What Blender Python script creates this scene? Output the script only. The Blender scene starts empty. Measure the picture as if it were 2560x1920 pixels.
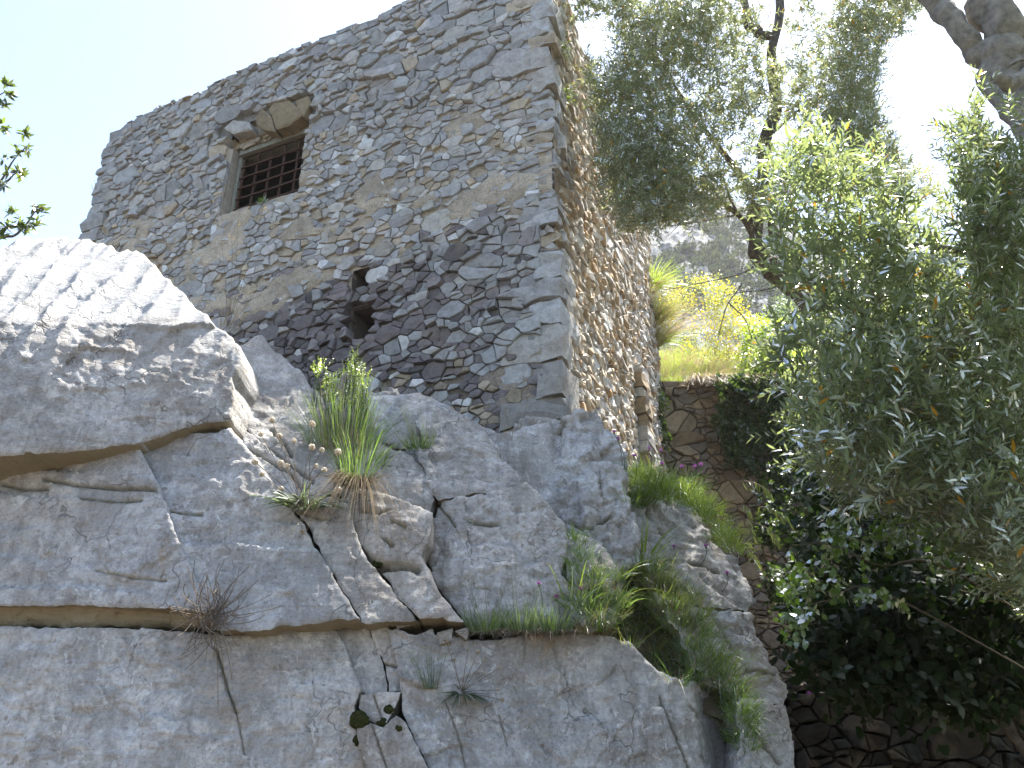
import bpy, math, random
import numpy as np
from mathutils import Vector, geometry
from mathutils.bvhtree import BVHTree

# ------------------------------------------------------------------ camera, sky, sun, exposure
SC = bpy.context.scene
COL = SC.collection
R = math.radians
PITCH = 25.0
HAZE = 0.00027
CAM = np.array((0.0, 0.0, 1.6))
FPX = 800.0                                   # focal length in pixels of a 1024 wide frame
cam_data = bpy.data.cameras.new('camera')
cam_data.sensor_width = 36.0
cam_data.lens = FPX / 1024 * 36.0
cam_data.clip_start = 0.05
cam_data.clip_end = 3000
cam = bpy.data.objects.new('camera', cam_data)
cam.location = CAM
cam.rotation_euler = (R(90 + PITCH), 0, 0)
COL.objects.link(cam)
SC.camera = cam

SUN_AZ, SUN_EL = 46.0, 66.0                   # compass from +Y towards +X, height
world = bpy.data.worlds.new('World')
SC.world = world
world.use_nodes = True
wn = world.node_tree
sky = wn.nodes.new('ShaderNodeTexSky')
sky.sky_type = 'NISHITA'
sky.sun_disc = False
sky.sun_elevation = R(SUN_EL)
sky.sun_rotation = R(SUN_AZ)
sky.air_density = 1.0
sky.dust_density = 1.0
sky.ozone_density = 1.0
bg = wn.nodes['Background']
bg.inputs['Strength'].default_value = 0.085
wn.links.new(sky.outputs[0], bg.inputs['Color'])

sd = bpy.data.lights.new('sun', 'SUN')
sd.energy = 4.8
sd.angle = R(0.6)
sd.color = (1.0, 0.95, 0.86)
so = bpy.data.objects.new('sun', sd)
_s = Vector((math.sin(R(SUN_AZ)) * math.cos(R(SUN_EL)), math.cos(R(SUN_AZ)) * math.cos(R(SUN_EL)), math.sin(R(SUN_EL))))
so.rotation_euler = _s.to_track_quat('Z', 'Y').to_euler()
so.location = (20, 20, 60)
COL.objects.link(so)

SC.view_settings.view_transform = 'Standard'
SC.view_settings.look = 'None'
SC.view_settings.gamma = 1.0
SC.view_settings.use_curve_mapping = False
SC.view_settings.exposure = 2.32
SC.render.engine = 'CYCLES'
SC.cycles.use_denoising = True
SC.cycles.max_bounces = 8
SC.cycles.transparent_max_bounces = 8
SC.cycles.volume_bounces = 1
SC.cycles.sample_clamp_indirect = 6.0

# ------------------------------------------------------------------ helpers
rng = np.random.default_rng(7)
rnd = random.Random(11)
cP, sP = math.cos(R(PITCH)), math.sin(R(PITCH))


def ray(px, py):
    x = px - 512.0
    v = 384.0 - py
    return np.stack([np.asarray(x, float) + 0 * np.asarray(v, float), FPX * cP - v * sP, v * cP + FPX * sP], -1)


def at_y(px, py, Y):
    d = ray(np.float64(px), np.float64(py))
    return CAM + d * (Y / d[1])


def proj(P):
    q = np.asarray(P, float) - CAM
    x, y, z = q[..., 0], q[..., 1], q[..., 2]
    f = y * cP + z * sP
    v = -y * sP + z * cP
    return np.stack([512 + FPX * x / f, 384 - FPX * v / f], -1)


def _h(i, j, k, s):
    n = (i * 374761393 + j * 668265263 + k * 2147483647 + s * 974634777) & 0xffffffff
    n = ((n ^ (n >> 13)) * 1274126177) & 0xffffffff
    n = n ^ (n >> 16)
    return (n & 0xffff) / 32767.5 - 1.0


def vnoise(P, s=0):
    P = np.asarray(P, float)
    I = np.floor(P).astype(np.int64)
    f = P - I
    f = f * f * f * (f * (f * 6 - 15) + 10)
    o = 0
    for a in (0, 1):
        for b in (0, 1):
            for c in (0, 1):
                w = (f[..., 0] if a else 1 - f[..., 0]) * (f[..., 1] if b else 1 - f[..., 1]) * (f[..., 2] if c else 1 - f[..., 2])
                o = o + w * _h(I[..., 0] + a, I[..., 1] + b, I[..., 2] + c, s)
    return o


def fbm(P, scale=1.0, octv=4, s=0, gain=0.5, ridged=False):
    P = np.asarray(P, float) / scale
    o, a, t = 0, 1.0, 0
    for k in range(octv):
        n = vnoise(P * (2.03 ** k) + 17.3 * k, s + k * 13)
        if ridged:
            n = 1 - 2 * np.abs(n)
        o = o + a * n
        t += a
        a *= gain
    return o / t


def sstep(a, b, x):
    t = np.clip((np.asarray(x, float) - a) / (b - a), 0, 1)
    return t * t * (3 - 2 * t)


def mk(name, V, faces, mat, parent=None, attrs=None, smooth=False, loc=None):
    """one mesh object from arrays: faces is a list of (m,k) index arrays"""
    V = np.asarray(V, np.float32)
    if loc is not None:
        V = V - np.asarray(loc, np.float32)
    me = bpy.data.meshes.new(name)
    faces = [np.asarray(f, np.int32) for f in faces if len(f)]
    me.vertices.add(len(V))
    me.vertices.foreach_set('co', V.ravel())
    tot = np.concatenate([np.full(len(f), f.shape[1], np.int32) for f in faces])
    lv = np.concatenate([f.ravel() for f in faces])
    me.loops.add(len(lv))
    me.loops.foreach_set('vertex_index', lv)
    me.polygons.add(len(tot))
    st = np.zeros(len(tot), np.int32)
    st[1:] = np.cumsum(tot)[:-1]
    me.polygons.foreach_set('loop_start', st)
    me.polygons.foreach_set('loop_total', tot)
    me.polygons.foreach_set('use_smooth', np.full(len(tot), bool(smooth)))
    me.update(calc_edges=True)
    for an, (ty, dom, arr) in (attrs or {}).items():
        a = me.attributes.new(an, ty, dom)
        arr = np.asarray(arr, np.float32)
        if ty == 'FLOAT_COLOR':
            if arr.shape[1] == 3:
                arr = np.concatenate([arr, np.ones((len(arr), 1), np.float32)], 1)
            a.data.foreach_set('color', arr.ravel())
        else:
            a.data.foreach_set('value', arr.ravel())
    if mat:
        me.materials.append(mat)
    o = bpy.data.objects.new(name, me)
    COL.objects.link(o)
    if loc is not None and parent is None:
        o.location = loc
    if parent is not None:
        o.parent = parent
        if loc is not None:
            o.location = np.asarray(loc) - np.asarray(parent.location)
        else:
            o.location = -Vector(parent.location)
    return o


def empty(name, loc, label, cat, group=None):
    o = bpy.data.objects.new(name, None)
    o.location = Vector([float(c) for c in loc])
    COL.objects.link(o)
    return tag(o, label, cat, group)


def tag(o, label, cat, group=None):
    o['label'] = label
    o['category'] = cat
    if group:
        o['group'] = group
    return o


def kind(o, k, label=None):
    o['kind'] = k
    if label:
        o['label'] = label
    return o


def join(parts):
    """parts: list of (V, [faces]) -> V, faces merged by face size, counts"""
    Vs, fs, off = [], {}, 0
    for V, F in parts:
        Vs.append(V)
        for f in F:
            f = np.asarray(f, np.int64)
            if len(f):
                fs.setdefault(f.shape[1], []).append(f + off)
        off += len(V)
    return np.concatenate(Vs), [np.concatenate(v) for v in fs.values()]


# ------------------------------------------------------------------ material helpers
class NT:
    def __init__(self, name):
        self.m = bpy.data.materials.new(name)
        self.m.use_nodes = True
        self.t = self.m.node_tree
        self.t.nodes.clear()
        self.out = self.t.nodes.new('ShaderNodeOutputMaterial')
        self.pos = None

    def n(self, typ, **kw):
        nd = self.t.nodes.new(typ)
        ins = kw.pop('ins', {})
        for k, v in kw.items():
            setattr(nd, k, v)
        for k, v in ins.items():
            self.set(nd, k, v)
        return nd

    def set(self, nd, k, v):
        if isinstance(v, bpy.types.NodeSocket):
            self.t.links.new(v, nd.inputs[k])
        else:
            nd.inputs[k].default_value = v

    def P(self):
        if self.pos is None:
            self.pos = self.n('ShaderNodeTexCoord').outputs['Object']
        return self.pos

    def noise(self, scale, detail=4, rough=0.55, vec=None, dist=0.0):
        return self.n('ShaderNodeTexNoise', ins={'Vector': vec or self.P(), 'Scale': scale, 'Detail': detail, 'Roughness': rough, 'Distortion': dist}).outputs['Fac']

    def ramp(self, fac, stops, interp='LINEAR'):
        nd = self.n('ShaderNodeValToRGB')
        cr = nd.color_ramp
        cr.interpolation = interp
        while len(cr.elements) < len(stops):
            cr.elements.new(0.5)
        for e, (p, c) in zip(cr.elements, stops):
            e.position = p
            e.color = (c, c, c, 1) if isinstance(c, (int, float)) else (*c, 1)
        self.t.links.new(fac, nd.inputs['Fac'])
        return nd.outputs['Color']

    def mix(self, fac, a, b, mode='MIX'):
        nd = self.n('ShaderNodeMix', data_type='RGBA', blend_type=mode)
        for idx, v in ((0, fac), (6, a), (7, b)):
            if isinstance(v, bpy.types.NodeSocket):
                self.t.links.new(v, nd.inputs[idx])
            elif idx == 0:
                nd.inputs[0].default_value = v
            else:
                nd.inputs[idx].default_value = (*v, 1)
        return nd.outputs[2]

    def math(self, op, a, b=0.0):
        nd = self.n('ShaderNodeMath', operation=op)
        self.set(nd, 0, a)
        self.set(nd, 1, b)
        return nd.outputs[0]

    def attr(self, name, out='Color'):
        return self.n('ShaderNodeAttribute', attribute_name=name).outputs[out]

    def bump(self, h, strength=0.4, dist=0.02, normal=None):
        nd = self.n('ShaderNodeBump', ins={'Height': h, 'Strength': strength, 'Distance': dist})
        if normal is not None:
            self.t.links.new(normal, nd.inputs['Normal'])
        return nd.outputs[0]

    def bsdf(self, color, rough=0.9, normal=None, spec=0.25):
        nd = self.n('ShaderNodeBsdfPrincipled')
        self.set(nd, 'Base Color', color if isinstance(color, bpy.types.NodeSocket) else (*color, 1))
        self.set(nd, 'Roughness', rough)
        nd.inputs['Specular IOR Level'].default_value = spec
        if normal is not None:
            self.t.links.new(normal, nd.inputs['Normal'])
        self.t.links.new(nd.outputs[0], self.out.inputs['Surface'])
        return self.m


def mat_stone(name='rubble_stone', fine=1.0):
    t = NT(name)
    # vertices are stored in world metres under unmoved parents, so Object == world here
    base = t.attr('tint')
    n1 = t.noise(9, 6, 0.65)
    n2 = t.noise(38, 5, 0.7)
    n3 = t.noise(2.2, 4, 0.6)
    c = t.mix(1.0, base, t.ramp(n1, [(0.25, 0.62), (0.5, 1.0), (0.75, 1.28)]), 'MULTIPLY')
    c = t.mix(1.0, c, t.ramp(n2, [(0.3, 0.78), (0.5, 1.0), (0.72, 1.16)]), 'MULTIPLY')
    lich = t.ramp(t.noise(16, 5, 0.75, dist=0.5), [(0.60, 0.0), (0.68, 1.0)])
    c = t.mix(t.math('MULTIPLY', lich, 0.5), c, t.mix(1.0, base, (1.4, 1.38, 1.32), 'MULTIPLY'))
    warm = t.ramp(n3, [(0.5, 0.0), (0.68, 1.0)])
    c = t.mix(t.math('MULTIPLY', warm, 0.35), c, (0.27, 0.21, 0.145))
    h = t.math('ADD', t.math('MULTIPLY', n1, 1.0), t.math('MULTIPLY', n2, 0.45))
    return t.bsdf(c, 0.92, t.bump(h, 0.75, 0.03))


def mat_mortar():
    t = NT('lime_mortar')
    base = t.attr('tint')
    n1 = t.noise(6, 6, 0.7)
    n2 = t.noise(45, 4, 0.75)
    vor = t.n('ShaderNodeTexVoronoi', ins={'Vector': t.P(), 'Scale': 26.0}).outputs['Distance']
    c = t.mix(1.0, base, t.ramp(n1, [(0.3, 0.6), (0.5, 1.0), (0.75, 1.3)]), 'MULTIPLY')
    c = t.mix(1.0, c, t.ramp(n2, [(0.3, 0.6), (0.5, 1.0), (0.7, 1.4)]), 'MULTIPLY')
    peb = t.ramp(t.noise(20, 3, 0.6), [(0.58, 0.0), (0.66, 1.0)])
    c = t.mix(t.math('MULTIPLY', peb, 0.5), c, t.mix(1.0, base, (1.0, 1.08, 1.3), 'MULTIPLY'))
    sp = t.ramp(t.noise(70, 2, 0.5), [(0.66, 0.0), (0.70, 1.0)])
    c = t.mix(t.math('MULTIPLY', sp, 0.7), c, t.mix(1.0, base, (1.4, 1.6, 1.9), 'MULTIPLY'))
    h = t.math('ADD', t.math('MULTIPLY', n1, 0.8), t.math('ADD', n2, t.math('MULTIPLY', vor, 0.5)))
    return t.bsdf(c, 0.95, t.bump(h, 0.9, 0.035))


def mat_rock():
    t = NT('limestone_rock')
    n_big = t.noise(0.9, 5, 0.6, dist=0.3)
    n_patch = t.noise(3.2, 7, 0.62, dist=0.9)
    n_mid = t.noise(9.0, 8, 0.7, dist=0.5)
    n_fine = t.noise(42, 6, 0.72)
    c = t.ramp(n_mid, [(0.28, (0.18, 0.18, 0.182)), (0.44, (0.30, 0.302, 0.308)), (0.56, (0.375, 0.378, 0.385)), (0.70, (0.46, 0.462, 0.468))])
    # weathered grey-brown skin in irregular patches over the paler stone
    pt = t.ramp(n_patch, [(0.44, 0.0), (0.50, 0.65), (0.56, 1.0)])
    c = t.mix(t.math('MULTIPLY', pt, 0.72), c, t.mix(n_mid, (0.155, 0.150, 0.146), (0.27, 0.262, 0.255)))
    brown = t.ramp(n_big, [(0.48, 0.0), (0.66, 1.0)])
    c = t.mix(t.math('MULTIPLY', brown, 0.55), c, (0.23, 0.195, 0.155))
    # ochre and rust stains, pale water runs down the face
    och = t.math('MULTIPLY', t.ramp(t.noise(4.5, 6, 0.68, dist=1.2), [(0.57, 0.0), (0.66, 1.0)]), t.ramp(t.noise(0.8, 3, 0.5), [(0.46, 0.0), (0.60, 1.0)]))
    c = t.mix(t.math('MULTIPLY', och, 0.65), c, (0.27, 0.205, 0.14))
    rm = t.n('ShaderNodeMapping', ins={'Vector': t.P(), 'Scale': (5.0, 5.0, 0.45), 'Rotation': (0.0, -0.12, 0.0)}).outputs[0]
    runs = t.ramp(t.noise(1.3, 6, 0.62, vec=rm, dist=0.5), [(0.50, 0.0), (0.64, 1.0)])
    c = t.mix(t.math('MULTIPLY', runs, 0.32), c, (0.46, 0.455, 0.45))
    runs2 = t.ramp(t.noise(1.9, 5, 0.62, vec=rm, dist=0.5), [(0.56, 0.0), (0.66, 1.0)])
    c = t.mix(t.math('MULTIPLY', runs2, 0.35), c, (0.15, 0.145, 0.14))
    mp = t.n('ShaderNodeMapping', ins={'Vector': t.P(), 'Scale': (0.7, 0.7, 7.0), 'Rotation': (0.0, 0.12, 0.0)}).outputs[0]
    bed = t.noise(2.2, 6, 0.65, vec=mp, dist=0.6)
    c = t.mix(t.math('MULTIPLY', t.ramp(bed, [(0.57, 0.0), (0.66, 1.0)]), 0.4), c, (0.19, 0.165, 0.14))
    c = t.mix(1.0, c, t.ramp(n_fine, [(0.28, 0.68), (0.5, 1.0), (0.72, 1.2)]), 'MULTIPLY')
    wl = t.math('MULTIPLY', t.ramp(t.noise(12, 8, 0.75, dist=0.8), [(0.55, 0.0), (0.61, 1.0)]), t.ramp(t.noise(1.7, 3, 0.6), [(0.40, 0.0), (0.6, 1.0)]))
    c = t.mix(t.math('MULTIPLY', wl, 0.8), c, (0.52, 0.525, 0.53))
    dk = t.ramp(t.noise(45, 4, 0.65), [(0.62, 0.0), (0.68, 1.0)])
    c = t.mix(t.math('MULTIPLY', dk, 0.4), c, (0.07, 0.065, 0.06))
    spots = t.math('MULTIPLY', t.ramp(t.noise(11, 3, 0.5, dist=0.3), [(0.63, 0.0), (0.67, 1.0)]), t.ramp(t.noise(1.1, 2, 0.5), [(0.5, 0.0), (0.58, 1.0)]))
    c = t.mix(t.math('MULTIPLY', spots, 0.6), c, (0.14, 0.115, 0.10))
    # fine dark joints
    vm = t.n('ShaderNodeMapping', ins={'Vector': t.P(), 'Scale': (1.0, 1.0, 0.55), 'Rotation': (0.2, 0.35, 0.0)}).outputs[0]
    vw = t.n('ShaderNodeVectorMath', operation='ADD', ins={0: vm, 1: t.n('ShaderNodeTexNoise', ins={'Vector': t.P(), 'Scale': 2.0, 'Detail': 4.0}).outputs['Color']}).outputs[0]
    ve = t.n('ShaderNodeTexVoronoi', feature='DISTANCE_TO_EDGE', ins={'Vector': vw, 'Scale': 1.9}).outputs['Distance']
    jn = t.math('MULTIPLY', t.ramp(ve, [(0.0, 1.0), (0.012, 0.0)]), t.ramp(t.noise(1.4, 3, 0.6), [(0.50, 0.0), (0.58, 1.0)]))
    c = t.mix(t.math('MULTIPLY', jn, 0.4), c, (0.05, 0.045, 0.04))
    orn = t.n('ShaderNodeObjectInfo').outputs['Random']
    c = t.mix(1.0, c, t.ramp(orn, [(0.0, (0.90, 0.87, 0.83)), (0.35, (1.08, 1.03, 0.97)), (0.7, (1.10, 1.09, 1.08)), (1.0, (1.26, 1.22, 1.16))]), 'MULTIPLY')
    un = t.attr('under', 'Fac')
    alg = t.mix(t.noise(7, 5, 0.7), (0.19, 0.165, 0.105), (0.33, 0.285, 0.205))
    c = t.mix(un, c, alg)
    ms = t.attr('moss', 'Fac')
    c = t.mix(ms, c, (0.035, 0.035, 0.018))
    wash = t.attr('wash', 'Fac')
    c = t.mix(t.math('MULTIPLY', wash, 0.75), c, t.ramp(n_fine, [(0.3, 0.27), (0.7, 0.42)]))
    h = t.math('ADD', t.math('MULTIPLY', n_mid, 0.7), t.math('ADD', t.math('MULTIPLY', n_fine, 0.45), t.math('MULTIPLY', bed, 0.8)))
    h = t.math('SUBTRACT', h, t.math('MULTIPLY', jn, 0.8))
    return t.bsdf(c, 0.85, t.bump(t.math('SUBTRACT', h, t.math('MULTIPLY', dk, 0.3)), 0.7, 0.03), 0.3)


def mat_simple(name, c1, c2, scale=8, rough=0.9, bump=0.3, spec=0.25):
    t = NT(name)
    n = t.noise(scale, 5, 0.65)
    return t.bsdf(t.mix(t.ramp(n, [(0.3, 0.0), (0.7, 1.0)]), c1, c2), rough, t.bump(n, bump, 0.02), spec)


def mat_leaf(name, top, under, trans, gloss=0.12, rough=0.35, tw=0.4, yellow=None):
    """thin leaf: diffuse + translucent + a waxy sheen; 'tone' per leaf varies it"""
    t = NT(name)
    tone = t.attr('tone', 'Fac')
    back = t.n('ShaderNodeNewGeometry').outputs['Backfacing']
    c = t.mix(back, top, under)
    c = t.mix(1.0, c, t.ramp(tone, [(0.0, 0.55), (0.5, 1.0), (1.0, 1.5)]), 'MULTIPLY')
    tc = t.mix(1.0, t.mix(0.0, trans, trans), t.ramp(tone, [(0.0, 0.6), (0.5, 1.0), (1.0, 1.45)]), 'MULTIPLY')
    if yellow:
        yf = t.ramp(tone, [(0.955, 0.0), (0.965, 1.0)])
        c = t.mix(yf, c, yellow)
        tc = t.mix(yf, tc, tuple(min(1, 1.6 * q) for q in yellow))
    d = t.n('ShaderNodeBsdfDiffuse', ins={'Color': c})
    tr = t.n('ShaderNodeBsdfTranslucent', ins={'Color': tc})
    gl = t.n('ShaderNodeBsdfGlossy', ins={'Color': (1, 1, 1, 1), 'Roughness': rough})
    m1 = t.n('ShaderNodeMixShader', ins={0: tw, 1: d.outputs[0], 2: tr.outputs[0]})
    fr = t.n('ShaderNodeFresnel', ins={'IOR': 1.45})
    m2 = t.n('ShaderNodeMixShader', ins={0: t.math('MULTIPLY', fr.outputs[0], gloss * 8), 1: m1.outputs[0], 2: gl.outputs[0]})
    t.t.links.new(m2.outputs[0], t.out.inputs['Surface'])
    return t.m


M_STONE = mat_stone()
M_MORTAR = mat_mortar()
M_ROCK = mat_rock()
M_IRON = mat_simple('rusty_iron', (0.045, 0.022, 0.014), (0.085, 0.045, 0.028), 40, 0.85, 0.4)
M_LINTEL = mat_simple('weathered_lintel', (0.17, 0.165, 0.13), (0.27, 0.265, 0.22), 9, 0.9, 0.4)
M_PLASTER = mat_simple('old_plaster', (0.27, 0.225, 0.17), (0.42, 0.37, 0.30), 7, 0.95, 0.6)
M_DARKWALL = mat_simple('inner_masonry', (0.10, 0.085, 0.07), (0.16, 0.14, 0.12), 5, 0.95, 0.5)
M_SOIL = mat_simple('soil', (0.06, 0.045, 0.03), (0.13, 0.10, 0.07), 6, 0.95, 0.6)

# ------------------------------------------------------------------ ground and terraces
RW_Y = 16.6        # face of the upper retaining wall
TW_Y = 9.6         # face of the lower terrace wall
TOP_Z = 9.45       # upper terrace level


def ground_z(x, y):
    x = np.asarray(x, float)
    y = np.asarray(y, float)
    hill = np.clip(1.3 + (y - 6.6) * 1.75, 0, 4.4) * sstep(5.4, 6.8, y)
    gully = np.where(y < TW_Y + 0.35, 0.0, 2.35) + 0.05 * (y - TW_Y) * (y > TW_Y)
    edge = np.where(y < 8.9, 1.0, 0.45 + 0.364 * (y - 8.98))
    k = sstep(edge - 0.25, edge + 0.25, x)
    z = hill * (1 - k) + gully * k
    far = np.where(y > RW_Y + 0.35, TOP_Z + 0.7 * np.clip(y - RW_Y - 0.5, 0, 5.0) + 0.12 * np.clip(y - 22, 0, 20), z)
    return np.maximum(far, z) + 0.05 * fbm(np.stack([x, y, 0 * x], -1), 1.3, 3, 5)


xs = np.arange(-22, 30.1, 0.35)
ys = np.concatenate([np.arange(-14, 5, 0.6), np.arange(5, 18, 0.16), np.arange(18, 34, 0.6)])
gx, gy = np.meshgrid(xs, ys, indexing='ij')
GV = np.stack([gx, gy, ground_z(gx, gy)], -1).reshape(-1, 3)
nx, ny = len(xs), len(ys)
idx = np.arange(nx * ny).reshape(nx, ny)
GF = np.stack([idx[:-1, :-1], idx[1:, :-1], idx[1:, 1:], idx[:-1, 1:]], -1).reshape(-1, 4)
kind(mk('ground', GV, [GF], M_SOIL, smooth=True), 'structure', 'stony hillside soil under the rock and the walled terraces')

# ------------------------------------------------------------------ tower
FO = np.array((0.588, 8.98))
FA = np.array((-0.9135, 0.4067)); FA /= np.linalg.norm(FA)
FN = np.array((FA[1] * -1, FA[0])); FN = np.array((-0.4067, -0.9135))
RA = np.array((0.342, 0.940)); RA /= np.linalg.norm(RA)
RN = np.array((RA[1], -RA[0]))
LEN_F, LEN_R, V0, VT = 9.87, 8.5, 3.6, 13.92


def mpf(u, v, d):
    u, v, d = np.broadcast_arrays(np.asarray(u, float), v, d)
    return np.stack([FO[0] + FA[0] * u + FN[0] * d, FO[1] + FA[1] * u + FN[1] * d, v + 0 * u], -1)


def mpr(u, v, d):
    u, v, d = np.broadcast_arrays(np.asarray(u, float), v, d)
    return np.stack([FO[0] + RA[0] * u + RN[0] * d, FO[1] + RA[1] * u + RN[1] * d, v + 0 * u], -1)


def uvf(px, py):
    r = ray(np.float64(px), np.float64(py))
    t = (FO @ FN) / (r[:2] @ FN)
    P = CAM + r * t
    return float((P[:2] - FO) @ FA), float(P[2])


def uvr(px, py):
    r = ray(np.float64(px), np.float64(py))
    t = (FO @ RN) / (r[:2] @ RN)
    P = CAM + r * t
    return float((P[:2] - FO) @ RA), float(P[2])


def z1(x, y):
    return uvf((180 + x / 2.37) / 2.5, (y / 2.37) / 2.5)


def z3(x, y):
    return uvf((480 + x / 2.212) / 2.5, (500 + y / 2.212) / 2.5)


def clip_half(poly, a, b):
    """keep a.x <= b"""
    out = []
    n = len(poly)
    for i in range(n):
        p, q = poly[i], poly[(i + 1) % n]
        dp, dq = a[0] * p[0] + a[1] * p[1] - b, a[0] * q[0] + a[1] * q[1] - b
        if dp <= 0:
            out.append(p)
        if (dp < 0 < dq) or (dq < 0 < dp):
            t = dp / (dp - dq)
            out.append((p[0] + (q[0] - p[0]) * t, p[1] + (q[1] - p[1]) * t))
    return out


def parea(p):
    return 0.5 * abs(sum(p[i][0] * p[(i + 1) % len(p)][1] - p[(i + 1) % len(p)][0] * p[i][1] for i in range(len(p))))


def rubble_cells(u0, u1, v0, v1, sizef, tries, seed, slant=0.0, an=1.5, split=0.5):
    """irregular stones: a power diagram over darts of mixed size, stretched along the courses"""
    rr = random.Random(seed)
    cell = 0.5
    grid, S = {}, []
    for _ in range(tries):
        u, v = rr.uniform(u0, u1), rr.uniform(v0, v1)
        r = sizef(u, v, rr)[0]
        x, y = u / an, v + slant * u
        ok = True
        gi, gj = int(x / cell), int(y / cell)
        near = []
        for a in range(gi - 1, gi + 2):
            for b in range(gj - 1, gj + 2):
                near += grid.get((a, b), ())
        for k in near:
            s = S[k]
            if (s[0] - x) ** 2 + (s[1] - y) ** 2 < (0.80 * (s[2] + r)) ** 2:
                ok = False
                break
        if ok:
            grid.setdefault((gi, gj), []).append(len(S))
            S.append((x, y, r, an))
    cells = []
    for i, (x, y, r, an) in enumerate(S):
        m = r * 5.0
        poly = [(x - m, y - m), (x + m, y - m), (x + m, y + m), (x - m, y + m)]
        gi, gj = int(x / cell), int(y / cell)
        nb = []
        for a in range(gi - 1, gi + 2):
            for b in range(gj - 1, gj + 2):
                nb += grid.get((a, b), ())
        for k in nb:
            if k == i:
                continue
            s = S[k]
            ax, ay = 2 * (s[0] - x), 2 * (s[1] - y)
            if ax * ax + ay * ay > (4 * (m + s[2])) ** 2 * 4:
                continue
            poly = clip_half(poly, (ax, ay), s[0] ** 2 + s[1] ** 2 - x * x - y * y - s[2] ** 2 + r * r)
            if len(poly) < 3:
                break
        if len(poly) >= 3:
            cells.append(([(p[0] * an, p[1] - slant * p[0] * an) for p in poly], r))
    # break many of the larger ones along rough bedding lines so that the outlines stay angular
    out = []
    for poly, r in cells:
        ar = parea(poly)
        if ar > 0.02 and rr.random() < split:
            c = np.mean(np.array(poly), 0)
            ang = rr.gauss(0, 0.22) if rr.random() < 0.68 else rr.gauss(1.5, 0.3)
            a = (-math.sin(ang), math.cos(ang))
            b = a[0] * c[0] + a[1] * c[1] + rr.uniform(-0.25, 0.25) * r
            for h in (clip_half(poly, a, b), clip_half(poly, (-a[0], -a[1]), -b)):
                if len(h) >= 3 and parea(h) > 0.002:
                    if parea(h) > 0.03 and rr.random() < 0.35:
                        c2 = np.mean(np.array(h), 0)
                        g2 = ang + 1.5 + rr.gauss(0, 0.25)
                        a2 = (-math.sin(g2), math.cos(g2))
                        b2 = a2[0] * c2[0] + a2[1] * c2[1] + rr.uniform(-0.3, 0.3) * r
                        out += [(k, r * 0.6) for k in (clip_half(h, a2, b2), clip_half(h, (-a2[0], -a2[1]), -b2)) if len(k) >= 3 and parea(k) > 0.002]
                    else:
                        out.append((h, r * 0.7))
        else:
            out.append((poly, r))
    return out


def cut_rect(poly, rect):
    """trim a stone that overlaps an opening"""
    a0, a1, b0, b1 = rect
    us, vs = [p[0] for p in poly], [p[1] for p in poly]
    if max(us) <= a0 or min(us) >= a1 or max(vs) <= b0 or min(vs) >= b1:
        return poly
    best, ba = [], 0
    for a, b in (((1, 0), a0), ((-1, 0), -a1), ((0, 1), b0), ((0, -1), -b1)):
        q = clip_half(poly, a, b)
        if len(q) >= 3 and parea(q) > ba:
            best, ba = q, parea(q)
    return best


def stone_mesh(poly, mp, back, prot, rr, gap=0.012, bevel=0.03, tilt=0.10):
    c = np.mean(np.array(poly), 0)
    pts = []
    n = len(poly)
    for i in range(n):
        p, q = np.array(poly[i]), np.array(poly[(i + 1) % n])
        L = np.linalg.norm(q - p)
        if L < 0.02:
            continue
        pts.append(p)
        if L > 0.16:
            nrm = np.array((-(q - p)[1], (q - p)[0])) / L
            pts.append(p + (q - p) * rr.uniform(0.35, 0.65) + nrm * rr.uniform(-0.010, 0.014))
    if len(pts) < 3:
        return None
    pts = np.array(pts)
    n = len(pts)
    d = pts - c
    L = np.linalg.norm(d, axis=1, keepdims=True) + 1e-6
    pts = c + d * np.clip(1 - gap / L - np.array([[rr.uniform(0, 0.045)] for _ in range(n)]) * 0.6, 0.3, 1)
    d = pts - c
    L = np.linalg.norm(d, axis=1, keepdims=True) + 1e-6
    inn = c + d * np.clip(1 - bevel * np.array([[rr.uniform(0.5, 1.5)] for _ in range(n)]) / L, 0.35, 0.95)
    gu, gv = rr.uniform(-tilt, tilt), rr.uniform(-tilt, tilt)
    jit = np.array([rr.uniform(-0.007, 0.007) for _ in range(n)])
    d1 = prot * 0.85 + gu * (pts - c)[:, 0] * 0.5 + gv * (pts - c)[:, 1] * 0.5 - 0.006 + jit
    d2 = prot + gu * (inn - c)[:, 0] + gv * (inn - c)[:, 1] + jit[::-1]
    V = np.concatenate([mp(pts[:, 0], pts[:, 1], -back), mp(pts[:, 0], pts[:, 1], d1), mp(inn[:, 0], inn[:, 1], d2),
                        mp(np.array([c[0] + rr.uniform(-.02, .02)]), np.array([c[1]]), prot + rr.uniform(-0.004, 0.014))])
    i0 = np.arange(n)
    i1 = (i0 + 1) % n
    q = np.concatenate([np.stack([i0, i1, i1 + n, i0 + n], -1), np.stack([i0 + n, i1 + n, i1 + 2 * n, i0 + 2 * n], -1)])
    tr = np.stack([i0 + 2 * n, i1 + 2 * n, np.full(n, 3 * n)], -1)
    return V, [q, tr]


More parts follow.
